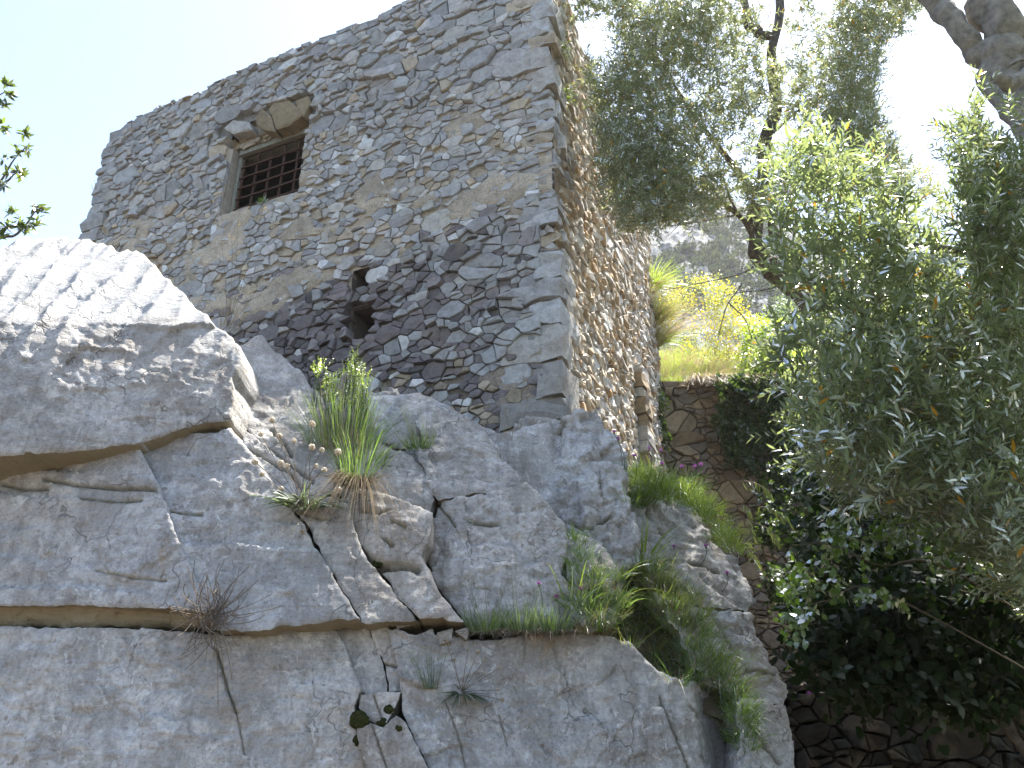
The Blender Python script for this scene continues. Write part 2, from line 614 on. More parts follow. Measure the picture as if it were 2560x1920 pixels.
def block_mesh(lo, hi, mp, rr, j=0.02, seg=(2, 1, 1)):
    """a roughly squared stone: subdivided box in (u, v, d) with its corners worn"""
    A = []
    nu, nv, nd = seg
    key = {}
    faces = []

    def vid(i, jn, k):
        if (i, jn, k) not in key:
            f = np.array((i / nu, jn / nv, k / nd))
            p = np.array(lo) + (np.array(hi) - np.array(lo)) * f
            ends = sum((f == 0) | (f == 1))
            sh = 0.0 if ends < 3 else 0.03
            cc = (np.array(lo) + np.array(hi)) / 2
            p = p + (cc - p) * sh + np.array([rr.uniform(-j, j) for _ in range(3)])
            key[(i, jn, k)] = len(A)
            A.append(p)
        return key[(i, jn, k)]
    for k in (0, nd):
        for i in range(nu):
            for b in range(nv):
                faces.append([vid(i, b, k), vid(i + 1, b, k), vid(i + 1, b + 1, k), vid(i, b + 1, k)])
    for b in (0, nv):
        for i in range(nu):
            for k in range(nd):
                faces.append([vid(i, b, k), vid(i + 1, b, k), vid(i + 1, b, k + 1), vid(i, b, k + 1)])
    for i in (0, nu):
        for b in range(nv):
            for k in range(nd):
                faces.append([vid(i, b, k), vid(i, b + 1, k), vid(i, b + 1, k + 1), vid(i, b, k + 1)])
    A = np.array(A)
    return mp(A[:, 0], A[:, 1], A[:, 2]), [np.array(faces)]


def scr_area(V):
    p = proj(V)
    return float((p[:, 0].max() - p[:, 0].min()) * (p[:, 1].max() - p[:, 1].min()))


def in_view(V):
    p = proj(V).mean(0)
    return -30 < p[0] < 1054 and -30 < p[1] < 798


def put_stones(stones, parent, name, limit, mat, small_name):
    """the largest in the picture one by one, the rest joined"""
    order = sorted(range(len(stones)), key=lambda i: -stones[i][3])
    for i in order[:limit]:
        V, F, c, _ = stones[i]
        mk(name, V, F, mat, parent, {'tint': ('FLOAT_COLOR', 'POINT', np.tile(c, (len(V), 1)))})
    rest = order[limit:]
    if rest:
        V, F = join([(stones[i][0], stones[i][1]) for i in rest])
        T = np.concatenate([np.tile(stones[i][2], (len(stones[i][0]), 1)) for i in rest])
        kind(mk(small_name, V, F, mat, parent, {'tint': ('FLOAT_COLOR', 'POINT', T)}), 'stuff')


# openings in the front wall
_wl, _wr = uvf(222, 188)[0], uvf(299, 160)[0]
_wt = 0.5 * (uvf(239, 154)[1] + uvf(302, 131)[1])
_wb = 0.5 * (uvf(234, 212)[1] + uvf(293, 187)[1])
WIN = (_wr - 0.06, _wl, _wb - 0.05, _wt)
_h1 = [z3(880, 380), z3(985, 480)]
_h2 = [z3(870, 600), z3(985, 735)]
HOLES = [(min(a[0], b[0]), max(a[0], b[0]), min(a[1], b[1]), max(a[1], b[1])) for a, b in (_h1, _h2)]
RELIEF = [[z1(*p) for p in q] for q in (
    [(1090, 700), (1130, 650), (1185, 690), (1215, 790), (1150, 780), (1095, 740)],
    [(1168, 650), (1200, 610), (1290, 600), (1350, 650), (1365, 700), (1290, 755), (1215, 775), (1190, 700)],
    [(1330, 600), (1400, 570), (1420, 610), (1380, 700), (1352, 690)],
    [(905, 765), (960, 715), (1060, 730), (1075, 775), (960, 800)])]
_ra, _rb = z1(905, 800), z1(1420, 600)
RREC = (min(_ra[0], _rb[0]), max(_ra[0], _rb[0]), _wt, max(p[1] for q in RELIEF for p in q) - 0.03)
print('window', WIN, 'holes', HOLES, 'relief', RREC)


def zone(u, v):
    """0 dry upper courses, 1 mortared band, 2 dark open courses, 3 foot"""
    w = float(0.35 * vnoise(np.array((u * 0.6, v * 0.6, 3.1)), 4) + 0.25 * vnoise(np.array((u * 1.9, v * 1.9, 8.1)), 5))
    if v > 11.15 - 0.02 * u + w:
        return 0
    if v > 8.45 - 0.06 * u + w:
        return 1
    if v > 6.35 + w * 0.7:
        return 2
    return 3


MORTAR_D = {0: -0.085, 1: 0.004, 2: -0.085, 3: -0.006}
MORTAR_C = {0: (0.22, 0.205, 0.18), 1: (0.45, 0.38, 0.29), 2: (0.10, 0.085, 0.07), 3: (0.25, 0.21, 0.165)}


def f_size(u, v, rr):
    z = zone(u, v)
    x = rr.random()
    an = rr.uniform(1.05, 1.75)
    if z == 0:
        r = rr.uniform(0.17, 0.22) if x < 0.14 else rr.uniform(0.11, 0.155) if x < 0.5 else rr.uniform(0.045, 0.085)
        if u < 3.5 and x < 0.22:
            r *= 1.3
    elif z == 1:
        r = rr.uniform(0.14, 0.19) if x < 0.10 else rr.uniform(0.08, 0.12) if x < 0.5 else rr.uniform(0.04, 0.065)
    elif z == 2:
        r = rr.uniform(0.18, 0.25) if x < 0.09 else rr.uniform(0.10, 0.145) if x < 0.5 else rr.uniform(0.042, 0.075)
    else:
        r = rr.uniform(0.13, 0.2) if x < 0.10 else rr.uniform(0.065, 0.1) if x < 0.4 else rr.uniform(0.038, 0.06)
    return r, an


BLUE = np.array((0.345, 0.340, 0.332)); GREY = np.array((0.385, 0.364, 0.335)); PALE = np.array((0.54, 0.53, 0.51))
BUFF = np.array((0.40, 0.335, 0.25)); DARK = np.array((0.118, 0.105, 0.104)); BROWN = np.array((0.24, 0.185, 0.11))


def f_tint(u, v, rr):
    z = zone(u, v)
    x = rr.random()
    k = rr.uniform(0.75, 1.2)
    if z == 0:
        c = BLUE if x < 0.62 else GREY if x < 0.92 else BUFF if x < 0.97 else PALE
    elif z == 1:
        low = 0.3 * (1 - float(sstep(0.0, 0.9, v - (8.45 - 0.06 * u))))
        c = DARK * 1.7 if rr.random() < low else BLUE if x < 0.48 else GREY if x < 0.80 else BUFF if x < 0.92 else PALE
    elif z == 2:
        soot = float(sstep(-0.2, 3.0, u) * (1 - sstep(6.2, 8.2, u))) * (1 - 0.75 * float(sstep(-1.1, 0.3, v - (8.45 - 0.06 * u))))
        c = DARK * rr.uniform(1.15, 2.2) if x < 0.93 * soot else BLUE if x < 0.95 else GREY if x < 0.985 else PALE
        k *= 0.80
    else:
        c = DARK * 1.35 if x < 0.55 else BLUE * 0.85 if x < 0.8 else BUFF * 0.8 if x < 0.95 else PALE * 0.85
    return np.clip(c * k * (1 + np.array([rr.uniform(-.015, .015) for _ in range(3)])), 0.02, 0.6)


def top_line(u):
    return VT + 0.05 * float(vnoise(np.array((u * 1.7, 0.3, 0.2)), 3)) - (0.26 if u > 6.93 else 0.12 * float(sstep(1.5, 3.5, u)) + 0.01 * max(0.0, u - 3.0)) - 0.22 * float(sstep(9.0, 9.9, u)) + (-0.10 if 3.08 < u < 3.16 else 0)


def pin(c, poly):
    r = False
    for i in range(len(poly)):
        (x0, y0), (x1, y1) = poly[i], poly[(i + 1) % len(poly)]
        if (y0 > c[1]) != (y1 > c[1]) and c[0] < (x1 - x0) * (c[1] - y0) / (y1 - y0) + x0:
            r = not r
    return r


rr = random.Random(21)
stones = []
for poly, r in rubble_cells(0.30, LEN_F - 0.25, V0 + 0.8, VT + 0.15, f_size, 70000, 5, slant=0.02):
    c = np.mean(np.array(poly), 0)
    tl = top_line(c[0])
    poly = clip_half(poly, (0, 1), tl)
    poly = clip_half(poly, (-1, 0), -0.22) if poly else poly
    poly = clip_half(poly, (1, 0), LEN_F - 0.2) if poly else poly
    if len(poly) < 3:
        continue
    if any(q0 - 0.03 < c[0] < q1 + 0.03 and q2 - 0.04 < c[1] < q3 + 0.03 for q0, q1, q2, q3 in HOLES):
        continue
    for rect in [WIN]:
        poly = cut_rect(poly, rect) if len(poly) >= 3 else poly
    if len(poly) < 3 or parea(poly) < 0.002:
        continue
    c = np.mean(np.array(poly), 0)
    z = zone(*c)
    prot = {0: rr.uniform(-0.02, 0.065), 1: rr.uniform(-0.022, 0.016), 2: rr.uniform(-0.03, 0.055), 3: rr.uniform(-0.025, 0.025)}[z]
    in_rec = RREC[0] < c[0] < RREC[1] and RREC[2] < c[1] < RREC[3]
    if in_rec:
        if any(pin(c, q) for q in RELIEF):
            continue
        if c[1] < RREC[2] + 0.26:
            continue
        prot = rr.uniform(-0.20, -0.11)
    gap = {0: 0.004, 1: 0.006, 2: 0.005, 3: 0.008}[z]
    if z in (1, 3) and r < 0.07 and rr.random() < 0.22:
        continue
    sm = stone_mesh(poly, mpf, 0.16, prot, rr, gap, 0.006 + 0.04 * r, 0.12)
    if sm is None:
        continue
    if in_rec:
        stones.append((sm[0], sm[1], BUFF * rr.uniform(0.7, 1.1), scr_area(sm[0])))
        continue
    stones.append((sm[0], sm[1], f_tint(c[0], c[1], rr), scr_area(sm[0]) * (1 if in_view(sm[0]) else 0.01)))
for q, br in zip(RELIEF, (0.9, 1.0, 1.05, 0.8)):
    sm = stone_mesh(q, mpf, 0.25, 0.035, rr, 0.004, 0.05, 0.05)
    stones.append((sm[0], sm[1], BROWN * br if br != 0.8 else GREY, 1e6))


def r_size(u, v, rr):
    x = rr.random()
    r = rr.uniform(0.11, 0.15) if x < 0.12 else rr.uniform(0.065, 0.10) if x < 0.5 else rr.uniform(0.04, 0.06)
    return r * 0.95, rr.uniform(1.5, 2.8)


for poly, r in rubble_cells(0.35, LEN_R, V0 + 1.4, VT + 0.15, r_size, 60000, 9, 0.0, 2.1):
    c = np.mean(np.array(poly), 0)
    poly = clip_half(poly, (0, 1), VT - 0.22 + 0.12 * float(vnoise(np.array((c[0] * 1.5, 9.0, 1.0)), 3)) - 0.10 * (c[0] > 5))
    poly = clip_half(poly, (-1, 0), -0.25) if poly else poly
    poly = clip_half(poly, (1, 0), LEN_R - 0.02) if poly else poly
    if len(poly) < 3 or parea(poly) < 0.002:
        continue
    c = np.mean(np.array(poly), 0)
    sm = stone_mesh(poly, mpr, 0.14, rr.uniform(-0.015, 0.07), rr, 0.008, 0.01 + 0.06 * r, 0.25)
    if sm is None:
        continue
    x = rr.random()
    tint = (GREY if x < 0.4 else BUFF if x < 0.75 else np.array((0.37, 0.27, 0.17)) if x < 0.85 else PALE) * rr.uniform(0.95, 1.35)
    stones.append((sm[0], sm[1], tint, scr_area(sm[0]) * (0.5 if in_view(sm[0]) else 0.01)))
print('tower stones', len(stones))

# mortar skin of the two visible walls, with the holes left open; the rest of the shell behind it
def skin(u0, u1, v0, v1, step, mp, depth, tint, holes):
    nu, nv = int((u1 - u0) / step) + 1, int((v1 - v0) / step) + 1
    U, W = np.meshgrid(np.linspace(u0, u1, nu), np.linspace(v0, v1, nv), indexing='ij')
    D, T = depth(U, W), tint(U, W)
    V = mp(U, W, D).reshape(-1, 3)
    ix = np.arange(nu * nv).reshape(nu, nv)
    Q = np.stack([ix[:-1, :-1], ix[1:, :-1], ix[1:, 1:], ix[:-1, 1:]], -1).reshape(-1, 4)
    cu, cv = U.ravel()[Q].mean(1), W.ravel()[Q].mean(1)
    keep = np.ones(len(Q), bool)
    for a0, a1, b0, b1 in holes:
        keep &= ~((cu > a0) & (cu < a1) & (cv > b0) & (cv < b1))
    return V, Q[keep], T.reshape(-1, 3)


def zone_arr(U, W):
    w = 0.35 * vnoise(np.stack([U * 0.6, W * 0.6, 0 * U + 3.1], -1), 4) + 0.25 * vnoise(np.stack([U * 1.9, W * 1.9, 0 * U + 8.1], -1), 5)
    a = sstep(-0.12, 0.12, W - (11.15 - 0.02 * U + w))
    b = sstep(-0.12, 0.12, W - (8.45 - 0.06 * U + w))
    c = sstep(-0.12, 0.12, W - (6.35 + 0.7 * w))
    return [a, b * (1 - a), c * (1 - b), (1 - c)]


def f_depth(U, W):
    z = zone_arr(U, W)
    d = sum(z[k] * MORTAR_D[k] for k in range(4))
    P = np.stack([U, W, 0 * U], -1)
    patch = sstep(-0.05, 0.28, fbm(P * np.array((1, 1.5, 1)), 0.75, 4, 29, 0.6))
    d = d + (z[1] + z[3]) * (-0.055 + 0.060 * patch)
    return d + 0.016 * fbm(P, 0.30, 3, 31) + 0.008 * fbm(P, 0.09, 2, 37)


def f_mtint(U, W):
    z = zone_arr(U, W)
    k = (1 + 0.25 * vnoise(np.stack([U, W, 0 * U], -1) * 1.3, 44))[..., None]
    return sum(z[i][..., None] * np.array(MORTAR_C[i]) for i in range(4)) * k


def mpf_top(u, v, d):
    # the mortar follows the uneven top edge
    tl = VT - np.where(u > 6.93, 0.26, 0.12 * sstep(1.5, 3.5, u) + 0.01 * np.maximum(0, u - 3)) - 0.22 * sstep(9.0, 9.9, u) - 0.05
    return mpf(u, np.minimum(v, tl), d)


mfV, mfQ, mfT = skin(0.02, LEN_F - 0.02, V0, VT - 0.02, 0.05, mpf_top, f_depth, f_mtint, [WIN, (RREC[0] + 0.08, RREC[1] - 0.1, RREC[2] - 0.02, RREC[3] - 0.1)] + HOLES)
mrV, mrQ, mrT = skin(0.02, LEN_R, V0, VT - 0.28, 0.08, mpr,
                     lambda U, W: -0.012 + 0.04 * fbm(np.stack([U, W, 0 * U], -1), 0.5, 4, 61),
                     lambda U, W: np.array((0.38, 0.28, 0.18)) * (1 + 0.3 * vnoise(np.stack([U, W, 0 * U], -1) * 1.1, 48))[..., None], [])
c0 = mpf(0, 0, -0.12)[:2]
pA, pB = mpf(0.0, 0, -0.10), mpf(LEN_F, 0, -0.10)
pC, pD = mpf(LEN_F, 0, -8.4), mpr(LEN_R, 0, 0)
shell = []
for p, q in ((pB, pC), (pC, pD)):
    shell.append((np.array([(p[0], p[1], V0), (q[0], q[1], V0), (q[0], q[1], VT - 0.5), (p[0], p[1], VT - 0.5)]), [np.array([[0, 1, 2, 3]])]))
tz = VT - 0.5
shell.append((np.array([(pA[0], pA[1], tz), (pB[0], pB[1], tz), (pC[0], pC[1], tz), (pD[0], pD[1], tz)]), [np.array([[0, 1, 2, 3]])]))
sV, sF = join([(mfV, [mfQ]), (mrV, [mrQ])] + shell)
sT = np.concatenate([mfT, mrT, np.tile((0.2, 0.18, 0.15), (12, 1))])
tower = mk('stone_tower', sV, sF, M_MORTAR, None, {'tint': ('FLOAT_COLOR', 'POINT', sT)}, True)
tag(tower, 'old square rubble stone tower with a barred window, standing on the grey rock', 'tower')

# putlog holes are deep pockets
for a0, a1, b0, b1 in HOLES:
    bx, bf = block_mesh((a0 - 0.02, b0 - 0.02, -0.75), (a1 + 0.02, b1 + 0.02, -0.05), mpf, rr, 0.012)
    keep = np.array([f for f in bf[0] if not np.all((bx[f] - np.array([*FO, 0]))[:, :2] @ FN > -0.1)])
    mk('putlog_hole', bx, [keep], M_DARKWALL, tower)

# corner stones, alternately long and short
q_st = []
v = 4.4
k = 0
while v < VT - 0.2:
    h = rr.uniform(0.22, 0.46) if v > 10.6 else rr.uniform(0.11, 0.24) if v > 7.6 else rr.uniform(0.2, 0.38)
    if 5.4 < v < 6.4:
        h = rr.uniform(0.4, 0.55)
    h = min(h, VT - v - 0.02)
    a, b = (rr.uniform(0.45, 0.8), rr.uniform(0.25, 0.4)) if k % 2 else (rr.uniform(0.28, 0.42), rr.uniform(0.45, 0.8))
    pf, pr = rr.uniform(-0.015, 0.045), rr.uniform(-0.02, 0.09)
    if 7.6 < v < 10.6:
        a, b, pf = a * 0.8, b * 0.7, rr.uniform(-0.03, 0.02)

    def mpc(u, w, d):
        # u along the front, d along the right wall
        return np.stack([FO[0] + FA[0] * u + RA[0] * d, FO[1] + FA[1] * u + RA[1] * d, w], -1)
    V, F = block_mesh((-pr, v + 0.008, -pf), (a, v + h - 0.012, b), mpc, rr, 0.034, (3, 2, 2))
    x = rr.random()
    t = (BLUE * 1.05 if x < 0.6 else GREY if x < 0.85 else BUFF) * rr.uniform(0.85, 1.15)
    if v < 5.9:
        t = np.array((0.25, 0.235, 0.215)) * rr.uniform(0.8, 1.1)
    q_st.append((V, F, t, 1.0))
    v += h
    k += 1
v = 8.2
while v < VT - 0.6:
    h = rr.uniform(0.17, 0.34)
    o = rr.uniform(-0.02, 0.10)
    a, b = rr.uniform(0.3, 0.55), rr.uniform(0.3, 0.5)
    f0 = rr.uniform(0, 0.04)
    V, F = block_mesh((LEN_F - a, v + 0.012, -b), (LEN_F + o, v + h - 0.012, f0), mpf, rr, 0.022, (2, 2, 2))
    q_st.append((V, F, BLUE * rr.uniform(0.8, 1.15), 1.0))
    v += h
for s in q_st:
    mk('quoin', s[0], s[1], M_STONE, tower, {'tint': ('FLOAT_COLOR', 'POINT', np.tile(s[2], (len(s[0]), 1)))})
put_stones(stones, tower, 'stone', 300, M_STONE, 'small_stones')

# window: plastered reveals, lintel, grille of flat iron bars
a0, a1, b0, b1 = WIN
D_IN = 0.42


def fbox(name, lo, hi, mat, parent, j=0.006, seg=(1, 1, 1)):
    V, F = block_mesh(lo, hi, mpf, rr, j, seg)
    return mk(name, V, F, mat, parent)


fbox('window_jamb', (a1 - 0.015, b0 - 0.04, -D_IN), (a1 + 0.22, b1 + 0.30, -0.075), M_PLASTER, tower, 0.012, (2, 5, 3))
fbox('window_jamb', (a0 - 0.20, b0 - 0.04, -D_IN), (a0 + 0.015, b1 + 0.30, -0.075), M_PLASTER, tower, 0.012, (2, 5, 3))
fbox('window_sill', (a0 - 0.06, b0 - 0.25, -D_IN), (a1 + 0.06, b0 + 0.03, -0.03), M_PLASTER, tower, 0.012, (4, 1, 2))
fbox('lintel', (a0 - 0.08, b1 + 0.17, -D_IN), (a1 - 0.04, b1 + 0.30, -0.19), M_LINTEL, tower, 0.006, (4, 1, 2))
fbox('lintel_rubble', (a0 - 0.2, b1 + 0.28, -0.6), (a1 + 0.22, RREC[3] + 0.06, -0.24), M_PLASTER, tower, 0.035, (6, 3, 2))
grille = bpy.data.objects.new('window_grille', None)
COL.objects.link(grille)
grille.parent = tower
GD = -0.28
for i in range(6):
    u = a0 + 0.05 + (a1 - a0 - 0.20) * i / 5.0
    fbox('vertical_bar', (u - 0.018, b0 - 0.0, GD - 0.02), (u + 0.018, b1 + 0.19, GD + 0.012), M_IRON, grille, 0.002)
for i in range(7):
    w = b0 + 0.04 + (b1 - b0 + 0.10) * i / 6.0
    fbox('cross_bar', (a0 + 0.03, w - 0.014, GD + 0.010), (a1 - 0.03, w + 0.014, GD + 0.034), M_IRON, grille, 0.002)
fbox('grille_frame', (a1 - 0.11, b0, GD - 0.03), (a1 - 0.04, b1 + 0.17, GD + 0.05), M_LINTEL, tower, 0.004, (1, 4, 1))

# ------------------------------------------------------------------ the rock: separate beds and blocks of limestone
def nvec(az, phi):
    return np.array((math.sin(R(az)) * math.cos(R(phi)), math.cos(R(az)) * math.cos(R(phi)), math.sin(R(phi))))


def plane(px, py, Y, az, phi):
    return at_y(px, py, Y), nvec(az, phi)


def plane_on(px, py, base, az, phi):
    r = ray(np.float64(px), np.float64(py))
    t = ((base[0] - CAM) @ base[1]) / (r @ base[1])
    return CAM + r * t, nvec(az, phi)


def seg_dist(P, A, B):
    """distance of points P (n,2) to segments A->B (m,2), min over segments"""
    best = np.full(len(P), 1e9)
    for a, b in zip(A, B):
        d = b - a
        t = np.clip(((P - a) @ d) / (d @ d + 1e-12), 0, 1)
        best = np.minimum(best, np.linalg.norm(P - (a + t[:, None] * d), axis=1))
    return best


def inside(P, poly):
    x, y = P[:, 0], P[:, 1]
    r = np.zeros(len(P), bool)
    n = len(poly)
    for i in range(n):
        (x0, y0), (x1, y1) = poly[i], poly[(i + 1) % n]
        if y0 == y1:
            continue
        c = ((y0 > y) != (y1 > y)) & (x < (x1 - x0) * (y - y0) / (y1 - y0) + x0)
        r ^= c
    return r


SLABS_V, SLABS_F = [], []
rock = bpy.data.objects.new('rock_outcrop', None)
rock.location = (0, 0, 0)
COL.objects.link(rock)
kind(rock, 'structure', 'grey fissured limestone outcrop below the tower')


def slab(poly, planes, seed, thick=1.4, grid=3.2, rough=0.035, rnd_m=0.05, cracks=(), jag=1.6, flute=None, wash=0.0, label=None, pits=0.0, name='rock_slab', steps=0.0, tdir=(0.0, 1.0, -0.06), grow=1.3, mat=None, stained=0.0):
    rs = np.random.default_rng(seed)
    poly = np.array(poly, float)
    # jagged outline
    grid = grid * 0.8
    # grow the outline a little so that neighbours nearly touch
    n = len(poly)
    ar = sum(poly[i][0] * poly[(i + 1) % n][1] - poly[(i + 1) % n][0] * poly[i][1] for i in range(n))
    e = np.roll(poly, -1, 0) - poly
    en_ = np.stack([e[:, 1], -e[:, 0]], -1) / (np.linalg.norm(e, axis=1, keepdims=True) + 1e-9) * np.sign(ar)
    vn = en_ + np.roll(en_, 1, 0)
    poly = poly + vn / (np.linalg.norm(vn, axis=1, keepdims=True) + 1e-9) * grow
    pts = []
    for i in range(n):
        a, b = poly[i], poly[(i + 1) % n]
        L = np.linalg.norm(b - a)
        m = max(1, int(L / grid))
        nr = np.array((-(b - a)[1], (b - a)[0])) / (L + 1e-9)
        for k in range(m):
            f = k / m
            p = a + (b - a) * f
            w = jag * (vnoise(np.array((p[0] / 9, p[1] / 9, seed * 1.7))) * 1.0 + 0.6 * vnoise(np.array((p[0] / 3.1, p[1] / 3.1, seed * 2.7)))) * min(1, 4 * f * (1 - f) + 0.45)
            pts.append(p + nr * w)
    B = np.array(pts)
    lo, hi = B.min(0), B.max(0)
    gx, gy = np.meshgrid(np.arange(lo[0], hi[0], grid), np.arange(lo[1], hi[1], grid * 0.87), indexing='ij')
    gx = gx + (np.arange(gx.shape[1]) % 2)[None, :] * grid * 0.5
    G = np.stack([gx, gy], -1).reshape(-1, 2) + rs.uniform(-0.28, 0.28, (gx.size, 2)) * grid
    G = G[inside(G, B)]
    G = G[seg_dist(G, B, np.roll(B, -1, 0)) > 0.55 * grid]
    extra = []
    for pl, w, d in cracks:
        pl = np.array(pl, float)
        for a, b in zip(pl[:-1], pl[1:]):
            L = np.linalg.norm(b - a)
            m = max(2, int(L / 1.8))
            nr = np.array((-(b - a)[1], (b - a)[0])) / L
            for k in range(m + 1):
                p = a + (b - a) * k / m + nr * 0.9 * vnoise(np.array((k * 0.45, a[0], a[1])))
                extra += [p, p + nr * w, p - nr * w]
    if extra:
        E = np.array(extra)
        E = E[inside(E, B)]
        E = E[seg_dist(E, B, np.roll(B, -1, 0)) > 0.4 * grid]
        keep = np.ones(len(G), bool)
        for pl, w, d in cracks:
            pl = np.array(pl, float)
            keep &= seg_dist(G, pl[:-1], pl[1:]) > w * 1.5
        G = np.concatenate([G[keep], E])
    allp = np.concatenate([B, G])
    nb = len(B)
    edges = [(i, (i + 1) % nb) for i in range(nb)]
    co, _, fc, *_ = geometry.delaunay_2d_cdt([Vector((float(p[0]), float(p[1]))) for p in allp], edges, [], 1, 1e-4)
    co = np.array([(c[0], c[1]) for c in co])
    tri = np.array([f[::-1] for f in fc if len(f) == 3], np.int64)
    r = ray(co[:, 0], co[:, 1])
    ts = np.stack([((p0 - CAM) @ nn) / (r @ nn) for p0, nn in planes], -1)
    ts = np.where(ts < 0.0005, 1e3, ts)
    which = ts.argmax(1)
    t = ts.max(1)
    if len(planes) > 1:
        so_ = np.sort(ts, 1)
        gp_ = np.clip(so_[:, -1] - so_[:, -2], 0, 1)
        rl = np.linalg.norm(r, axis=1)
        t = t + np.log1p(np.exp(-gp_ * rl / 0.11)) * 0.11 / rl * 0.8
    P = CAM + r * t[:, None]
    N = np.array([nn for _, nn in planes])[which]
    navg = planes[0][1]
    mpp = np.linalg.norm(r, axis=1) * t / FPX                 # metres per pixel here
    bd = seg_dist(co, B, np.roll(B, -1, 0)) * mpp
    disp = rough * 1.3 * fbm(P, 1.1, 3, seed) + rough * 0.35 * fbm(P * np.array((1, 1, 2.0)), 0.28, 4, seed + 3, 0.55) + 0.007 * fbm(P, 0.05, 2, seed + 5) - rough * 0.30 * np.clip(fbm(P * np.array((1, 1, 1.5)), 0.11, 3, seed + 6, 0.5, True), 0, 1)
    # broken planar facets
    for sp, am in ((0.55, 0.085), (0.20, 0.075)):
        Q = P + 0.18 * sp * np.stack([fbm(P, sp * 0.6, 3, seed + 70 + c) for c in range(3)], -1)
        nn_ = int(np.clip(np.ptp(P, axis=0).max() / sp * 5 + 8, 10, 160))
        sd_ = P[rs.integers(0, len(P), nn_)]
        gr = rs.uniform(-1, 1, (nn_, 3)) * am
        hh = rs.uniform(-0.5, 0.5, nn_) * am * sp * 0.35
        dd = ((Q[:, None, :] - sd_[None]) ** 2).sum(-1)
        kk = dd.argmin(1)
        disp += (hh[kk] + ((P - sd_[kk]) * gr[kk]).sum(-1)) * (rough / 0.035)
    rid = fbm(P * np.array((1.0, 1.0, 1.6)), 0.6, 4, seed + 9, 0.5, True)
    disp += rough * 0.5 * np.clip(rid - 0.25, 0, 1) * -1.0
    if pits:
        disp -= pits * sstep(0.25, 0.6, fbm(P * np.array((1, 1, 1.6)), 0.22, 4, seed + 21, 0.5, True))
    if steps:
        # small broken ledges along the bedding
        q = P[:, 2] + 0.10 * P[:, 0] + 0.12 * fbm(P, 0.7, 3, seed + 31)
        s = q / 0.21
        disp += steps * (sstep(0.0, 0.85, s - np.floor(s)) - 0.5) * sstep(-0.1, 0.5, vnoise(P * np.array((1.1, 1.1, 3.0)), seed + 33))
    if flute is not None:
        k, ang, pitch, amp = flute
        nn = planes[k][1]
        e1 = np.cross(nn, (0, 0, 1.0)); e1 /= np.linalg.norm(e1)
        e2 = np.cross(e1, nn)
        wv = (P @ e1) * math.cos(R(ang)) - (P @ e2) * math.sin(R(ang))
        wv = wv + 0.075 * fbm(P, 0.55, 3, seed + 40) + 0.02 * fbm(P, 0.15, 2, seed + 42)
        fl = -np.abs(np.sin(math.pi * wv / pitch)) ** 0.8 * amp * (0.75 + 0.6 * vnoise(P * 1.5, seed + 41)) - 0.35 * amp * np.abs(np.sin(math.pi * wv / (pitch * 0.43) + 1.0)) * sstep(-0.3, 0.5, vnoise(P * 2.3, seed + 44))
        tt = np.sort(ts, 1)
        wgt = np.where(which == k, sstep(0.0, 0.05, (tt[:, -1] - tt[:, -2]) / tt[:, -1]) * 0.5 + 0.5, 0.5 * (1 - sstep(0, 0.07, (tt[:, -1] - tt[:, -2]) / tt[:, -1])))
        disp = disp * np.where(which == k, 0.35, 1.0) + fl * wgt
    rnd_m = 0.6 * rnd_m * np.clip(0.55 + 0.6 * fbm(P, 0.4, 3, seed + 60), 0.12, 1.3)
    x = np.clip(1 - bd / rnd_m, 0, 1)
    disp -= rnd_m * 0.75 * (1 - np.sqrt(np.clip(1 - x * x, 0, 1)))
    moss = np.zeros(len(co))
    under = np.full(len(co), float(stained))
    for pl, w, d in cracks:
        pl = np.array(pl, float)
        dc = seg_dist(co, pl[:-1], pl[1:])
        k = np.clip(1 - dc / (w * 1.05), 0, 1)
        disp -= d * k ** 0.7
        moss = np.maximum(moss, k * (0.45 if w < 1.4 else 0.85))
        under = np.maximum(under, np.clip(1 - dc / (w * 2.6), 0, 1) * 0.5)
    P = P + N * disp[:, None]
    W = np.full(len(co), 0.0)
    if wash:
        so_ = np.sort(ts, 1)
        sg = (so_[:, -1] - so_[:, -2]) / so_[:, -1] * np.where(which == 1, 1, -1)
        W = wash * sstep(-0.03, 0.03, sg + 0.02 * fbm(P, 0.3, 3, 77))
    # sides run straight back into the hill
    be = {}
    for f in tri:
        for a, b in ((f[0], f[1]), (f[1], f[2]), (f[2], f[0])):
            be[(a, b)] = be.get((a, b), 0) + 1
    bdry = [(a, b) for (a, b) in be if (b, a) not in be]
    nxt = {a: b for a, b in bdry}
    ids = np.array(sorted(nxt))
    pos = {v: i for i, v in enumerate(ids)}
    ea = np.array([pos[a] for a, b in bdry])
    eb = np.array([pos[b] for a, b in bdry])
    td = np.array(tdir)
    rings = [P[ids]]
    en = np.cross(P[ids][eb] - P[ids][ea], td)
    en /= np.linalg.norm(en, axis=1, keepdims=True) + 1e-9
    en *= np.sign((en * (P[ids][ea] - P.mean(0))).sum(1).mean() + 1e-9)
    und = np.zeros(len(ids))
    np.add.at(und, ea, -en[:, 2] * 0.5)
    np.add.at(und, eb, -en[:, 2] * 0.5)
    und = sstep(0.45, 0.75, und)
    for s in (0.06, 0.16, 0.32, 0.55, 1.0):
        q = P[ids] + td * s * thick
        q = q + 0.028 * np.stack([fbm(q, 0.3, 3, seed + 50 + c) for c in range(3)], -1) * (1 if s < 1 else 0)
        rings.append(q)
    nv, nbv = len(P), len(ids)
    SV = np.concatenate(rings)
    sf = []
    for k in range(len(rings) - 1):
        o = nv + k * nbv
        sf.append(np.stack([ea + o + nbv, eb + o + nbv, eb + o, ea + o], -1)[:, ::-1] if False else np.stack([eb + o, ea + o, ea + o + nbv, eb + o + nbv], -1))
